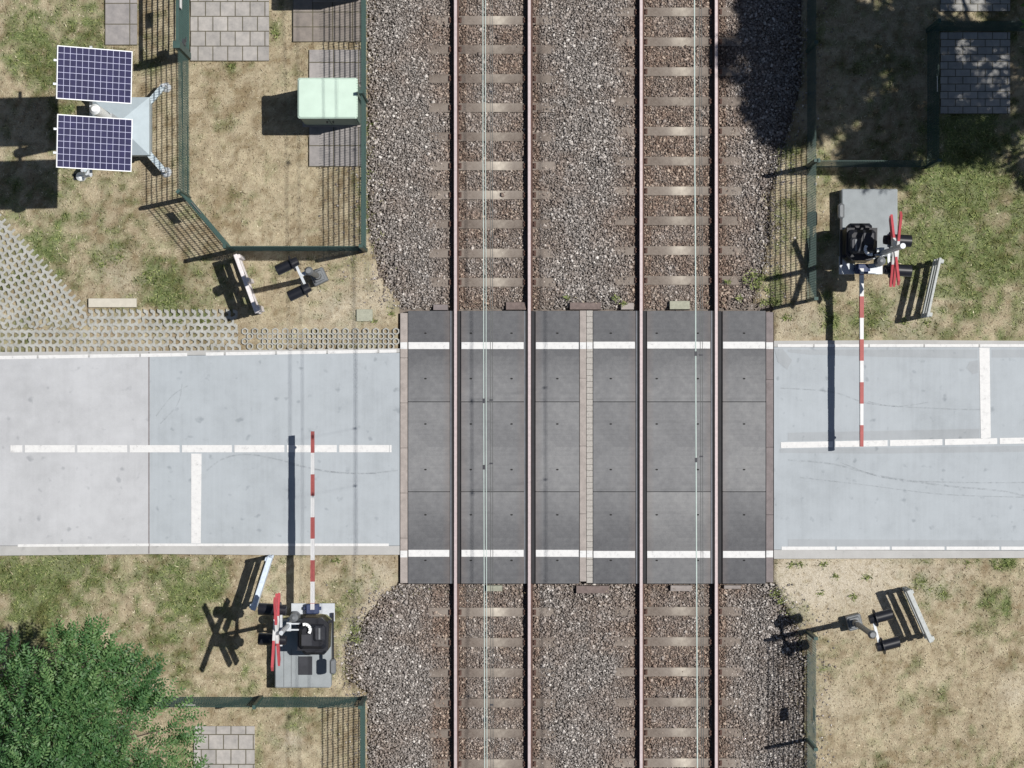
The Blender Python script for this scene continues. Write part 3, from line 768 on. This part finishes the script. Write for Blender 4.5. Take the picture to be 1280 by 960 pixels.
def block(name, x0, x1, y0, y1, z0, z1, mat, label, cat, group=None, slope=0.):
    a = W((x0+x1)/2, (y0+y1)/2); hx = (x1-x0)/2/S; hy = (y1-y0)/2/S
    m = MB(); zs = z1-slope
    up = y0 > 600    # slope falls away from the crossing
    zA, zB = (zs, z1) if up else (z1, zs)
    m.add([(-hx, -hy, z0), (hx, -hy, z0), (hx, hy, z0), (-hx, hy, z0), (-hx+.01, -hy+.01, zA), (hx-.01, -hy+.01, zA), (hx-.01, hy-.01, zB), (-hx+.01, hy-.01, zB)],
          [(3, 2, 1, 0), (4, 5, 6, 7), (0, 1, 5, 4), (1, 2, 6, 5), (2, 3, 7, 6), (3, 0, 4, 7)])
    o = m.build(name, M[mat]); o.location = (*a.xy, 0)
    return tag(o, label=label, cat=cat, group=group)
G = 'ramp blocks at the crossing ends'
block('ramp_block', 837, 863, 375.5, 387, -.2, -.03, 'ramp_stone', 'greenish concrete ramp block between the right track rails above the crossing', 'ramp block', G, .07)
block('ramp_block', 632, 658, 377, 387.5, -.2, -.06, 'timber', 'brown ramp block between the left track rails above the crossing', 'ramp block', G, .07)
block('ramp_block', 608, 628, 731.5, 740, -.2, -.03, 'ramp_stone', 'greenish ramp block between the left track rails below the crossing', 'ramp block', G, .06)
block('ramp_block', 838, 866, 731.5, 740, -.2, -.04, 'kerb', 'pale ramp block between the right track rails below the crossing', 'ramp block', G, .07)
block('ramp_block', 776, 793, 378, 387.3, -.2, -.05, 'kerb', 'small pinkish block left of the right track above the crossing', 'ramp block', G, .05)
block('ramp_block', 905, 927, 731.5, 737, -.2, -.05, 'kerb', 'thin pale block right of the right track below the crossing', 'ramp block', G, .05)
block('ramp_block', 541, 560, 380, 388, -.2, -.06, 'kerb_dark', 'rusty block left of the left track above the crossing', 'ramp block', G, .05)
block('timber_end', 720, 762, 732, 742.5, -.2, -.045, 'timber', 'dark brown timber closing the middle strip at its lower end', 'timber', 'timbers closing the middle strip')
block('timber_end', 712, 752, 377.5, 387.3, -.2, -.06, 'timber', 'dark brown timber closing the middle strip at its upper end', 'timber', 'timbers closing the middle strip')
block('concrete_slab', 110, 171, 372.5, 384.5, -.12, .0, 'slab_pale', 'pale oblong concrete slab lying in the grass beside the grass pavers', 'slab')
block('valve_cover', 445, 466, 386, 402, -.12, -.03, 'ramp_stone', 'worn square cover stone set in the verge beside the hexagonal pavers', 'cover')

# overhead wires
def wire_path(m, pts, r, n=6):
    for a, b in zip(pts[:-1], pts[1:]): m.tube(a, b, r, n=n, cap=False)
def catenary(mess, cont, label, drops):
    root = empty('overhead_wire', (0, 0, 0), label=label, cat='overhead wire', group='overhead wires above the tracks')
    ys = [-900, -300, 0, 200, 330, 480, 620, 780, 960, 1300, 1900]
    for x0, x1, h, r in mess:
        pts = [P(x0+(x1-x0)*(y/960)+.5*math.sin(y*.02), y, h+.0000004*(y-480)**2) for y in ys]
        m = MB(); wire_path(m, pts, r); m.build('messenger_wire', M['patina'], root)
    for x0, x1, h, r in cont:
        pts = [P(x0+(x1-x0)*(y/960), y, h) for y in (-900, 480, 1900)]
        m = MB(); wire_path(m, pts, r); m.build('contact_wire', M['contact'], root)
    for y in drops:
        mx = mess[0]; cc = cont[0]
        a = P(mx[0]+(mx[1]-mx[0])*y/960, y, mx[2]); b = P(cc[0]+(cc[1]-cc[0])*y/960, y+2, cc[2]); b.y = a.y
        m = MB(); m.tube(a, b, .0018, n=6); m.build('dropper', M['contact'], root)
        c = MB(); c.box(b.x-.02, b.x+.045, b.y-.014, b.y+.014, b.z-.015, b.z+.02); c.build('clamp', M['dark_steel'], root)
        c = MB(); c.box(a.x-.022, a.x+.022, a.y-.04, a.y+.04, a.z-.02, a.z+.02); c.build('clamp', M['dark_steel'], root)
catenary([(603.6, 605.6, 7.65, .0075), (606.8, 608.6, 7.25, .0065)], [(612.6, 613.6, 5.35, .0055), (615.2, 616.4, 5.35, .0055)], 'double pale green wires with two dark contact wires above the left track', [-200, 97, 501, 584, 900])
catenary([(868.0, 871.5, 7.7, .011)], [(874.0, 877.0, 5.35, .0055), (876.8, 879.4, 5.35, .0055)], 'single pale green wire with two dark contact wires above the right track', [-150, 250, 442, 575, 870])

# ------------------------------------------------------------------ fences
def fence(label, px_pts, h, posts_every=2.5, signs=(), z0=-.08, group='green mesh fences', gaps=()):
    pts = [W(*p) for p in px_pts]
    root = empty('mesh_fence', (*pts[0].xy, z0), label=label, cat='fence', group=group)
    o = pts[0]
    post_at = []
    for si, (a, b) in enumerate(zip(pts[:-1], pts[1:])):
        d = b-a; Ln = d.length; d.normalize(); nrm = Vector((-d.y, d.x, 0))
        n = max(1, round(Ln/posts_every))
        for k in range(n):
            p0 = a+d*(Ln*k/n)-o; p1 = a+d*(Ln*(k+1)/n)-o
            post_at.append((p0, d))
            m = MB(); l = (p1-p0).length
            q0 = p0+d*.035; q1 = p1-d*.035
            z = .06
            while z < h-.01:
                for s_ in (-1, 1):
                    m.bar(q0+nrm*(s_*.0085)+Vector((0, 0, z)), q1+nrm*(s_*.0085)+Vector((0, 0, z)), .008, .008)
                z += .2
            u = .02
            while u < (q1-q0).length:
                c = q0+d*u; m.bar(c+Vector((0, 0, .03)), c+Vector((0, 0, h)), .0065, .0065, up=d); u += .05
            m.build('mesh_panel', M['fence'], root)
    d_last = (pts[-1]-pts[-2]).normalized(); post_at.append((pts[-1]-o, d_last))
    for p, d in post_at:
        m = MB(); ang = math.atan2(d.y, d.x); mt = Matrix.Translation(p) @ Matrix.Rotation(ang, 4, 'Z')
        m.box(-.03, .03, -.04, .04, -.3, h+.06, mt); m.build('post', M['fence'], root)
        c = MB(); c.box(-.036, .036, -.046, .046, h+.06, h+.075, mt)
    for (seg, t, zc, w, hh, mat) in signs:
        a, b = pts[seg], pts[seg+1]; d = (b-a).normalized(); nrm = Vector((-d.y, d.x, 0))
        c = a+(b-a)*t-o+nrm*.03
        m = MB(); m.bar(c-d*w/2+Vector((0, 0, zc)), c+d*w/2+Vector((0, 0, zc)), .006, hh); m.build('sign_plate', M[mat], root)
    return root
fence('tall green mesh fence with a slanted corner round the pale green cabinet', [(235, 72), (236, 247), (292, 313), (457, 313), (457, -60)], 1.85, signs=[(1, .28, 1.15, .28, .30, 'grey_steel')])
fence('green mesh fence behind the bottom left barrier, with a white sign plate on it', [(198, 872), (456, 872), (456, 1060)], 1.72, signs=[(0, .18, 1.62, .34, .05, 'sign_white')])
fence('green mesh fence in the tree shadow with its long side beside the gravel', [(1010, 376), (1010, 208), (1010, -80)], 1.55)
fence('green mesh fence closing the shaded enclosure towards the upper right barrier', [(1013, 208), (1160, 208), (1160, 38), (1420, 38)], 1.55, signs=[(1, .55, 1.5, .3, .05, 'sign_white')])
fence('green mesh fence at the edge of the gravel below the lower right signal', [(1010, 790), (1010, 1060)], 1.5, signs=[(0, .36, .9, .26, .3, 'grey_steel')])
# gate
g0, g1 = W(235, 70), W(235, -60)
gate = empty('mesh_gate', (*g0.xy, -.08), label='green steel gate with lock box and white sign in the fence beside the solar tower', cat='gate')
Ln = (g1-g0).length
m = MB()
for z in (.12, 1.85): m.box(-.03, .03, .08, Ln, z-.03, z+.03)
for y in (.08, Ln): m.box(-.031, .031, y-.031, y+.031, .085, 1.885)
m.build('gate_frame', M['fence'], gate)
m = MB(); y = .13
while y < Ln-.05:
    m.box(-.004, .004, y-.004, y+.004, .15, 1.82); y += .05
for k in range(1, 8): m.box(-.013, .013, .11, Ln-.04, .12+k*.216-.007, .12+k*.216+.007)
m.build('gate_bars', M['fence'], gate)
m = MB(); m.box(-.06, .06, -.06, .06, -.3, 2.0); m.box(-.07, .07, -.07, .07, 2.0, 2.02); m.build('gate_post', M['fence'], gate)
m = MB(); m.box(-.045, .045, .10, .22, .85, 1.12); m.tube((.07, .16, 1.02), (.07, .27, 1.02), .012); m.build('lock_box', M['dark_steel'], gate)
m = MB(); m.box(.034, .042, .75, 1.06, 1.45, 1.75); m.build('sign_plate', M['sign_white'], gate)

# ------------------------------------------------------------------ cabinets
def cabinet(x0, x1, y0, y1, h, label):
    a = W((x0+x1)/2, (y0+y1)/2); hx, hy = (x1-x0)/2/S, (y1-y0)/2/S
    root = empty('relay_cabinet', (*a.xy, -.05), label=label, cat='cabinet')
    m = MB(); m.box(-hx+.03, hx-.03, -hy+.03, hy-.03, .06, h-.1); m.build('body', M['green_shaded'], root)
    m = MB(); m.box(-hx, hx, -hy, hy, h-.1, h, bev=.03); m.box(hx*.36, hx*.375, -hy+.03, hy-.03, h, h+.004); m.build('roof', M['pale_green'], root)
    m = MB(); m.box(-hx-.02, hx+.02, -hy-.02, hy+.02, -.2, .06); m.build('plinth', M['kerb'], root)
    for s_ in (-1, 1):
        m = MB(); x_0, x_1 = sorted((s_*.01, s_*(hx-.06))); m.box(x_0, x_1, -hy+.012, -hy+.028, .12, h-.15); d = m.build('door', M['green_shaded'], root)
        m = MB(); m.box(s_*.06-.012, s_*.06+.012, -hy-.012, -hy+.012, .75, .92); m.build('handle', M['dark_steel'], d)
cabinet(379.5, 452.5, 108, 157.5, 1.65, 'pale mint green equipment cabinet with flat roof beside the fence')
cabinet(392, 466-12, -60, 1, 1.65, 'green equipment cabinet just beyond the upper edge of the photo')

# ------------------------------------------------------------------ solar surveillance tower
TX, TY = 157, 162
tower = empty('solar_tower', (*W(TX, TY).xy, -.05), label='mobile pale blue grey mast unit carrying two dark solar panels', cat='solar tower')
m = MB()
b, t_ = .555, .10
zr, za = .86, 1.22
m.add([(-b, -b, .18), (b, -b, .18), (b, b, .18), (-b, b, .18), (-b, -b, zr-.1), (b, -b, zr-.1), (b, b, zr-.1), (-b, b, zr-.1)],
      [(3, 2, 1, 0), (0, 1, 5, 4), (1, 2, 6, 5), (2, 3, 7, 6), (3, 0, 4, 7)])
m.add([(-b, -b, zr-.1), (b, -b, zr-.1), (b, b, zr-.1), (-b, b, zr-.1), (-.04, -b*.82, zr), (.05, -b*.82, zr)], [])
m.build('housing', M['tower'], tower)
m = MB(); bb = b+.02
m.add([(-bb, -bb, zr-.1), (bb, -bb, zr-.1), (bb, bb, zr-.1), (-bb, bb, zr-.1), (-bb, -bb, zr-.06), (bb, -bb, zr-.06), (bb, bb, zr-.06), (-bb, bb, zr-.06), (-.09, -.09, za), (.09, -.09, za), (.09, .09, za), (-.09, .09, za)],
      [(0, 1, 5, 4), (1, 2, 6, 5), (2, 3, 7, 6), (3, 0, 4, 7), (4, 5, 9, 8), (5, 6, 10, 9), (6, 7, 11, 10), (7, 4, 8, 11), (8, 9, 10, 11), (3, 2, 1, 0)])
m.build('hip_cover', M['tower'], tower)
for sx in (-1, 1):
    for sy in (-1, 1):
        d = Vector((sx*.66, sy*.75, 0)).normalized(); c0 = Vector((sx*.50, sy*.50, .33)); c1 = c0+d*.47
        m = MB(); m.bar(c0, c1, .115, .115); o = m.build('outrigger', M['tower'], tower)
        f = MB(); f.tube(c1+Vector((0, 0, -.33)), c1+Vector((0, 0, .12)), .035); f.tube(c1+Vector((0, 0, -.36)), c1+Vector((0, 0, -.31)), .11, .07, n=14); f.build('foot', M['galv'], o)
m = MB(); m.box(-.085, .085, -.085, .085, za-.05, 2.6); m.box(-.062, .062, -.062, .062, 2.6, 4.2); m.build('mast', M['galv'], tower)
m = MB(); m.tube((0, 0, 2.7), (0, 0, 4.18), .10, n=18); m.tube((0, 0, 4.18), (0, 0, 4.28), .10, .05, n=18); m.build('lamp_housing', M['hood_white'], tower, True)
m = MB(); m.bar((-.12, -1.22, 3.86), (-.12, 1.22, 3.86), .05, .05); m.bar((-.55, -.9, 4.28), (.55, -.9, 3.80), .04, .04); m.bar((-.55, .9, 4.28), (.55, .9, 3.80), .04, .04); m.build('cross_bar', M['galv'], tower)
tilt = R(29)
for sy in (.64, -.635):
    p = MB(); p.box(-.725, .725, -.48, .48, -.003, .004)
    pn = p.build('solar_panel', M['solar'], tower); pn.location = (0, sy, 4.22); pn.rotation_euler = (0, tilt, R(-1.2))
    f = MB()
    for x_0, x_1, y_0, y_1 in ((-.74, -.725, -.495, .495), (.725, .74, -.495, .495), (-.725, .725, -.495, -.48), (-.725, .725, .48, .495)): f.box(x_0, x_1, y_0, y_1, -.03, .010)
    f.build('panel_frame', M['hood_white'], pn)
    k = MB(); k.box(-.72, .72, -.475, .475, -.028, -.006); k.build('back_sheet', M['galv'], pn)
    for yy in (-.22, .22): k = MB(); k.box(-.80, -.741, yy-.02, yy+.02, -.03, -.01); k.build('clip', M['galv'], pn)
m = MB(); m.bar((-.12, -1.22, 3.86), (-.38, -1.20, 3.45), .03, .03); m.build('camera_arm', M['galv'], tower)
m = MB(); m.tube((-.38, -1.20, 3.30), (-.38, -1.20, 3.48), .085, n=14); m.tube((-.38, -1.20, 3.48), (-.38, -1.20, 3.53), .085, .03, n=14); m.build('camera_dome', M['hood_white'], tower, True)
m = MB(); m.box(-.52, -.44, -1.26, -1.14, 3.28, 3.42); m.build('camera', M['black'], tower)

# ------------------------------------------------------------------ railings
def railing(p0, p1, mat, label, zs, bt=.075, knob=False):
    a, b = P(*p0, .92), P(*p1, .92); a.z = b.z = 0; c = (a+b)/2; d = b-a; L_ = d.length
    root = empty('slat_railing', (c.x, c.y, -.08), math.atan2(d.y, d.x), label=label, cat='railing', group='short slat railings beside the road')
    for zi, (z0, z1) in enumerate(zs):
        bb = bt if zi == len(zs)-1 else .034
        m = MB(); m.box(-L_/2, L_/2, -bb/2, bb/2, z0, z1, bev=.008); m.build('slat', M[mat], root)
    top = zs[-1][1]
    for sx in (-1, 1):
        m = MB(); x = sx*(L_/2-.06); m.box(x-.04, x+.04, .019, .085, -.3, top-.02, bev=.01); m.build('post', M[mat], root)
    if knob:
        for sx in (-.05, .42):
            x = sx*L_; m = MB(); m.box(x-.045, x+.045, .019, .09, .02, top-.03, bev=.012); m.build('bracket', M[mat], root)
Z3 = [(.10, .28), (.45, .63), (.80, .98)]
railing((294, 318), (321, 391), 'railing_white', 'whitish slat railing touching the slanted fence corner', [(.05, .36), (.50, .70), (.82, 1.05)], .075, True)
railing((315.5, 763), (337, 697), 'railing_blue', 'bluish white slat railing between the road and the lower left barrier', Z3, .10)
railing((1176, 322), (1160, 396), 'railing_grey', 'grey slat railing beside the upper right barrier', Z3, .05)
railing((1136, 738), (1165, 803), 'railing_grey', 'grey slat railing behind the lower right signal lights', Z3, .09)

# ------------------------------------------------------------------ flashing light signals
def lamp(parent, c, d, r=.10, ln=.34, plate=.15):
    c = Vector(c); d = Vector(d).normalized()
    m = MB(); m.tube(c-d*.02, c, plate, n=24); m.tube(c-d*.13, c-d*.02, .085, .10, n=16); l = m.build('signal_light', M['black'], parent)
    h = MB(); h.shell(c+d*.001, c+d*ln, r, .008, 20); h.build('hood', M['black'], l, True)
    k = MB(); k.tube(c+d*.002, c+d*.012, r-.010, n=20); k.build('lens', M['lens'], l)
def signal(px, py, face, label, h=2.15, fwd=.30):
    ang = math.atan2(face[1], face[0])
    a = W(px, py)
    root = empty('flashing_signal', (a.x, a.y, -.08), ang, label=label, cat='signal', group='flashing light signals without barriers')
    m = MB(); m.box(-.15, .15, -.15, .15, -.3, .28, bev=.02); m.box(-.11, .11, -.11, .11, .28, .34, bev=.02); m.build('plinth', M['grey_steel'], root)
    m = MB(); m.tube((0, 0, .3), (0, 0, h+.12), .055, n=16); m.tube((0, 0, .34), (0, 0, .75), .07, n=16); m.build('mast', M['grey_steel'], root, True)
    m = MB(); m.box(-.06, fwd-.06, -.035, .035, h-.04, h+.03); m.build('bracket', M['galv'], root)
    m = MB(); m.bar((fwd-.06, -.30, h), (fwd-.06, .30, h), .05, .05); m.build('cross_bar', M['galv'], root)
    for s_ in (-1, 1): lamp(root, (fwd, s_*.275, h), (1, 0, -.06), .105, .32, .17)
    m = MB(); m.tube((0, 0, h+.12), (0, 0, h+.22), .085, .05, n=16); m.build('bell', M['grey_steel'], root, True)
signal(399, 346, (-.90, -.42), 'flashing signal with two black hooded lights beside the fence corner', 2.85, .24)
signal(1067, 777, (.965, .25), 'flashing signal with two black hooded lights below the right road', 2.85, .16)

# ------------------------------------------------------------------ barriers
def barrier(loc, rz, label, off, shadow_plate, top):
    root = empty('crossing_barrier', (loc.x, loc.y, -.08), rz, label=label, cat='barrier', group='half barriers of the level crossing')
    m = MB(); m.box(-.80, .32, -1.33, .02, -.3, .42, bev=.02); m.build('plinth', M['slab_grey'], root)
    # drive unit
    m = MB(); m.prism([(-.28, -.50), (.32, -.50), (.34, -.06), (.34, .02), (.20, .14), (-.16, .14), (-.27, .02)], .42, 1.30)
    m.box(-.24, .30, -.46, .02, 1.28, 1.44, bev=.06)
    m.box(-.20, .28, -.60, -.36, .80, 1.15, bev=.05)
    dr = m.build('drive_unit', M['black'], root)
    m = MB(); m.box(.06, .27, -.30, .0, 1.43, 1.50, bev=.03); m.build('motor_cover', M['dark_steel'], dr)
    m = MB(); m.box(-.20, .02, -.40, -.16, 1.42, 1.455, bev=.012); m.build('cover_plate', M['dark_steel'], dr)
    m = MB(); m.box(.15, .185, -.26, -.04, 1.495, 1.52); m.build('cover_rib', M['grey_steel'], dr)
    m = MB()
    for k in range(5):
        a0 = R(-40+k*30); a1 = R(-40+(k+1)*30)
        p0 = Vector((-.12+.11*math.cos(a0), -.07+.11*math.sin(a0), 1.50)); p1 = Vector((-.12+.11*math.cos(a1), -.07+.11*math.sin(a1), 1.50)); m.bar(p0, p1, .055, .05)
    m.build('lifting_hook', M['hood_white'], dr)
    # pale counter plates either side of the arm root
    for s_ in (-1, 1):
        pts = [(s_*.13, .20), (s_*.28, .18), (s_*.43, .04), (s_*.43, .40), (s_*.13, .40)]
        m = MB(); m.prism(pts if s_ > 0 else pts[::-1], .84, .92); m.build('counter_plate', M['galv'], root)
    m = MB(); m.box(-.13, .13, .20, .40, .93, 1.09, bev=.02); m.tube((-.17, .31, 1.01), (.17, .31, 1.01), .035); m.build('arm_clamp', M['blue_steel'], root)
    # arm: a white tapered pole with red sleeves
    tip = 3.82; y = .30
    def taper(m, y0, y1, grow):
        V = []
        for yy in (y0, y1):
            w_ = .040-.010*(yy/tip)+grow; h_ = .075-.012*(yy/tip)+grow
            V += [(-w_, yy, 1.02-h_), (w_, yy, 1.02-h_), (w_, yy, 1.02+h_), (-w_, yy, 1.02+h_)]
        m.add(V, [(0, 1, 2, 3), (7, 6, 5, 4), (1, 0, 4, 5), (2, 1, 5, 6), (3, 2, 6, 7), (0, 3, 7, 4)]); return m
    arm = taper(MB(), .29, tip-.01, 0.).build('barrier_arm', M['white_paint'], root)
    for i in range(0, 9, 2):
        y1 = tip-i*.425; y0 = max(y1-.425, .41)
        taper(MB(), y0, y1, .003).build('red_band', M['arm_red'], arm)
    m = MB(); m.tube((0, tip-.25, .955), (0, tip-.25, .89), .030, n=12); m.build('arm_light', M['lens'], arm)
    # counterweight on the side away from the cross
    m = MB(); m.bar((.40, .22, 1.0), (.40, -.72, .95), .035, .07); m.bar((.30, .05, 1.0), (.39, .05, 1.0), .05, .08); m.build('counter_bar', M['black'], root)
    m = MB(); m.box(.335, .455, -1.0, -.70, .84, 1.04, bev=.03); m.build('counterweight', M['grey_steel'], root)
    if shadow_plate:
        m = MB(); m.box(-.33, -.05, -1.07, -.70, .4205, .435, bev=.005); m.build('shadow_plate', M['dark_steel'], root)  # dark sheet drawing a cast shadow on the plinth top
        for x_ in (-.62, -.47): m = MB(); m.box(x_-.006, x_+.006, -1.31, -.55, .4205, .424); m.build('seam_strip', M['grey_steel'], root)
    # mast, lights and double St Andrew's cross
    mx = -.46+off*.6
    m = MB(); m.box(mx-.08, mx+.08, -.08, .08, .42, .52); m.tube((mx, 0, .52), (mx, 0, top), .042 if top < 4 else .052, n=16); m.build('mast', M['galv'], root, True)
    m = MB(); m.bar((-.54+off, -.34, 2.05), (-.54+off, .44, 2.05), .05, .05); m.bar((-.54+off, 0, 2.06), (mx, 0, 2.06), .06, .06); m.build('light_bar', M['galv'], root)
    m = MB(); m.box(mx, -.22, -.10, -.07, 1.30, 1.36); m.box(mx, -.22, .02, .05, 1.30, 1.36); m.box(mx-.03, mx+.06, -.11, .06, 1.28, 1.38); m.build('cable_bracket', M['galv'], root)
    m = MB(); m.tube((-.34, .16, 1.0), (-.34, .16, 1.45), .10, .085, n=18); m.tube((-.34, .16, 1.45), (-.34, .16, 1.5), .085, .03, n=18); m.build('bell', M['grey_steel'], root, True)
    for yy in (-.22, .36): lamp(root, (-.57+off, yy, 2.05), (-1, .05, -.08), .118, .41, .16)
    xc = -.56+off
    def board(c, dv, s0, s1, white):
        c = Vector((xc, *c)); dv = Vector((0, *dv)).normalized()
        m = MB(); m.bar(c+dv*s0, c+dv*s1, .05, .13, up=(1, 0, 0)) if False else m.bar(c+dv*s0, c+dv*s1, .045, .13, up=dv.cross(Vector((1, 0, 0))))
        bo = m.build('cross_board', M['red_paint'], root)
        m = MB(); m.bar(c+dv*white[0], c+dv*white[1], .051, .136, up=dv.cross(Vector((1, 0, 0)))); m.build('white_middle', M['white_paint'], bo)
    board((0, 2.78), (math.cos(R(38)), math.sin(R(38))), -.84, .84, (-.24, .24))
    xc -= .046
    board((0, 2.78), (math.cos(R(38)), -math.sin(R(38))), -.84, .84, (-.24, .24))
    xc += .024
    for s_ in (-1, 1): board((s_*.07, 2.42), (s_*math.cos(R(38)), -math.sin(R(38))), 0, .74, (-.02, .20))
    return root
barrier(W(395, 775), 0, 'red and white half barrier with its warning cross, lowered over the left road', 0., True, 3.0)
barrier(W(1069.5, 320), math.pi, 'red and white half barrier with its warning cross, lowered over the right road', .14, False, 4.2)

# ------------------------------------------------------------------ trees
def tree(loc, h, rad, crown_z, label, n_spray, seed, leaf=.075, lobes=26, flat=.62, mat='leaf'):
    rnd = np.random.default_rng(seed); pr = random.Random(seed)
    root = empty('leafy_tree', (loc.x, loc.y, -.1), label=label, cat='tree')
    # limbs
    tr = MB(); lim = MB()
    tr.tube((0, 0, -.2), (.05, .03, crown_z*.55), .15, .11, n=12); tr.tube((.05, .03, crown_z*.55), (0, 0, crown_z), .11, .07, n=10)
    cents = []
    for k in range(lobes):
        a = 2.399963*k+pr.uniform(-.3, .3); rr = rad*math.sqrt((k+.5)/lobes)*pr.uniform(.74, 1.06)
        zz = crown_z+(h-crown_z)*flat*(1-(rr/rad)**2)*pr.uniform(.75, 1.15)+pr.uniform(-.35, .35)
        c = Vector((rr*math.cos(a), rr*math.sin(a), zz)); cents.append(c)
        st = Vector((0, 0, crown_z*pr.uniform(.55, 1.0))); mid = st.lerp(c, .5)+Vector((0, 0, .25))
        lim.tube(st, mid, .05, .03, n=6, cap=False); lim.tube(mid, c, .03, .008, n=6, cap=False)
        for q in range(5):
            e = c+Vector((pr.gauss(0, 1), pr.gauss(0, 1), pr.gauss(0, .6)))*rad*.16
            lim.tube(mid.lerp(c, pr.uniform(.3, 1)), e, .010, .003, n=4, cap=False)
    tr.build('trunk', M['bark'], root, True); lim.build('limbs', M['bark'], root)
    C = np.array([tuple(c) for c in cents])
    # sprays: a curved stem with pairs of leaflets, outward pointing
    idx = rnd.integers(0, lobes, n_spray); lr = rad*rnd.uniform(.11, .27, lobes)[idx]
    dirs = rnd.normal(size=(n_spray, 3)); dirs /= np.linalg.norm(dirs, axis=1, keepdims=True)
    rr = lr*np.cbrt(rnd.uniform(.05, 1., n_spray)); base = C[idx]+dirs*rr[:, None]*np.array([1, 1, .75])
    out = dirs*.7+np.stack([base[:, 0], base[:, 1], np.zeros(n_spray)], -1)/rad*.8+rnd.normal(0, .35, (n_spray, 3)); out[:, 2] = out[:, 2]*.4+.05
    out /= np.linalg.norm(out, axis=1, keepdims=True)
    tint = np.clip(rnd.uniform(0, 1, lobes)[idx]*.5+rnd.uniform(0, 1, n_spray)*.5, 0, 1)
    npair = 5; Vs = []; Ts = []
    L_ = rnd.uniform(.22, .38, n_spray)
    side = np.cross(out, np.array([0, 0, 1.])+rnd.normal(0, .35, (n_spray, 3))); side /= np.linalg.norm(side, axis=1, keepdims=True)
    up = np.cross(side, out)
    for k in range(npair*2+1):
        if k == npair*2: t, sd = 1., 0.
        else: t, sd = (k//2+1)/(npair+.6), (1 if k % 2 else -1)
        p = base+out*(L_*t)[:, None]-np.array([0, 0, 1.])*(L_*.25*t*t)[:, None]
        d = side*sd*.9+out*(.55 if sd else 1.)+up*rnd.normal(0, .25, (n_spray, 1)); d /= np.linalg.norm(d, axis=1, keepdims=True)
        w = np.cross(d, up+rnd.normal(0, .35, (n_spray, 3))); w /= np.linalg.norm(w, axis=1, keepdims=True)
        ll = leaf*rnd.uniform(.75, 1.25, (n_spray, 1)); lw = ll*rnd.uniform(.17, .24, (n_spray, 1))
        m_ = p+d*ll*.45
        Ts.append(np.repeat(tint, 4)); Vs.append(np.stack([p, m_+w*lw-up*ll*.05, p+d*ll-up*ll*.12, m_-w*lw-up*ll*.05], 1))
    V = np.concatenate(Vs, 0); n = len(V)
    Lp = np.arange(n*4)
    o = np_mesh('crown', V.reshape(-1, 3), Lp, np.arange(n)*4, np.full(n, 4), M[mat], {'tint': np.concatenate(Ts)}); o.parent = root
    return root
tree(W(78, 927), 5.6, 2.9, 3.0, 'dense leafy green tree beside the fence end below the left road', 6000, 5, .088, 48)
tree(W(1356, 6), 12.0, 2.75, 6.0, 'tall leafy tree just outside the frame casting its shade over the fenced corner', 2500, 9, .16, 26, .9)
tree(W(1290, -120), 10.5, 2.6, 5.0, 'leafy tree beyond the upper edge shading the gravel and fence', 1900, 12, .16, 18, .85)

tree(W(1452, 62), 9.0, 1.9, 5.0, 'smaller leafy tree off the right edge shading the small brick paving', 950, 21, .15, 15, .9)

# ------------------------------------------------------------------ light, sky, camera
sv = Vector((.52, .113, 1.)).normalized()
sun = bpy.data.lights.new('sun', 'SUN'); sun.energy = 4.9; sun.angle = R(.53); sun.color = (1., .965, .91)
so = bpy.data.objects.new('sun', sun); COL.objects.link(so); so.rotation_euler = (-sv).to_track_quat('-Z', 'Y').to_euler(); so.location = (10, 2, 30)
w = bpy.data.worlds.new('World'); scene.world = w; w.use_nodes = True
sky = w.node_tree.nodes.new('ShaderNodeTexSky'); sky.sky_type = 'NISHITA'; sky.sun_disc = False
sky.sun_elevation = math.asin(sv.z); sky.sun_rotation = math.atan2(sv.x, sv.y)
bg = w.node_tree.nodes['Background']; bg.inputs['Strength'].default_value = .05
w.node_tree.links.new(sky.outputs[0], bg.inputs['Color'])
cam = bpy.data.cameras.new('camera'); cam.sensor_width = 36.; cam.lens = 36.*H/(1280/S); cam.clip_end = 9000; cam.clip_start = 1
co = bpy.data.objects.new('camera', cam); COL.objects.link(co); co.location = (0, 0, H); co.rotation_euler = (0, 0, 0)
scene.camera = co
vs = scene.view_settings; vs.view_transform = 'Standard'; vs.look = 'None'; vs.exposure = 0.; vs.gamma = 1.; vs.use_curve_mapping = False
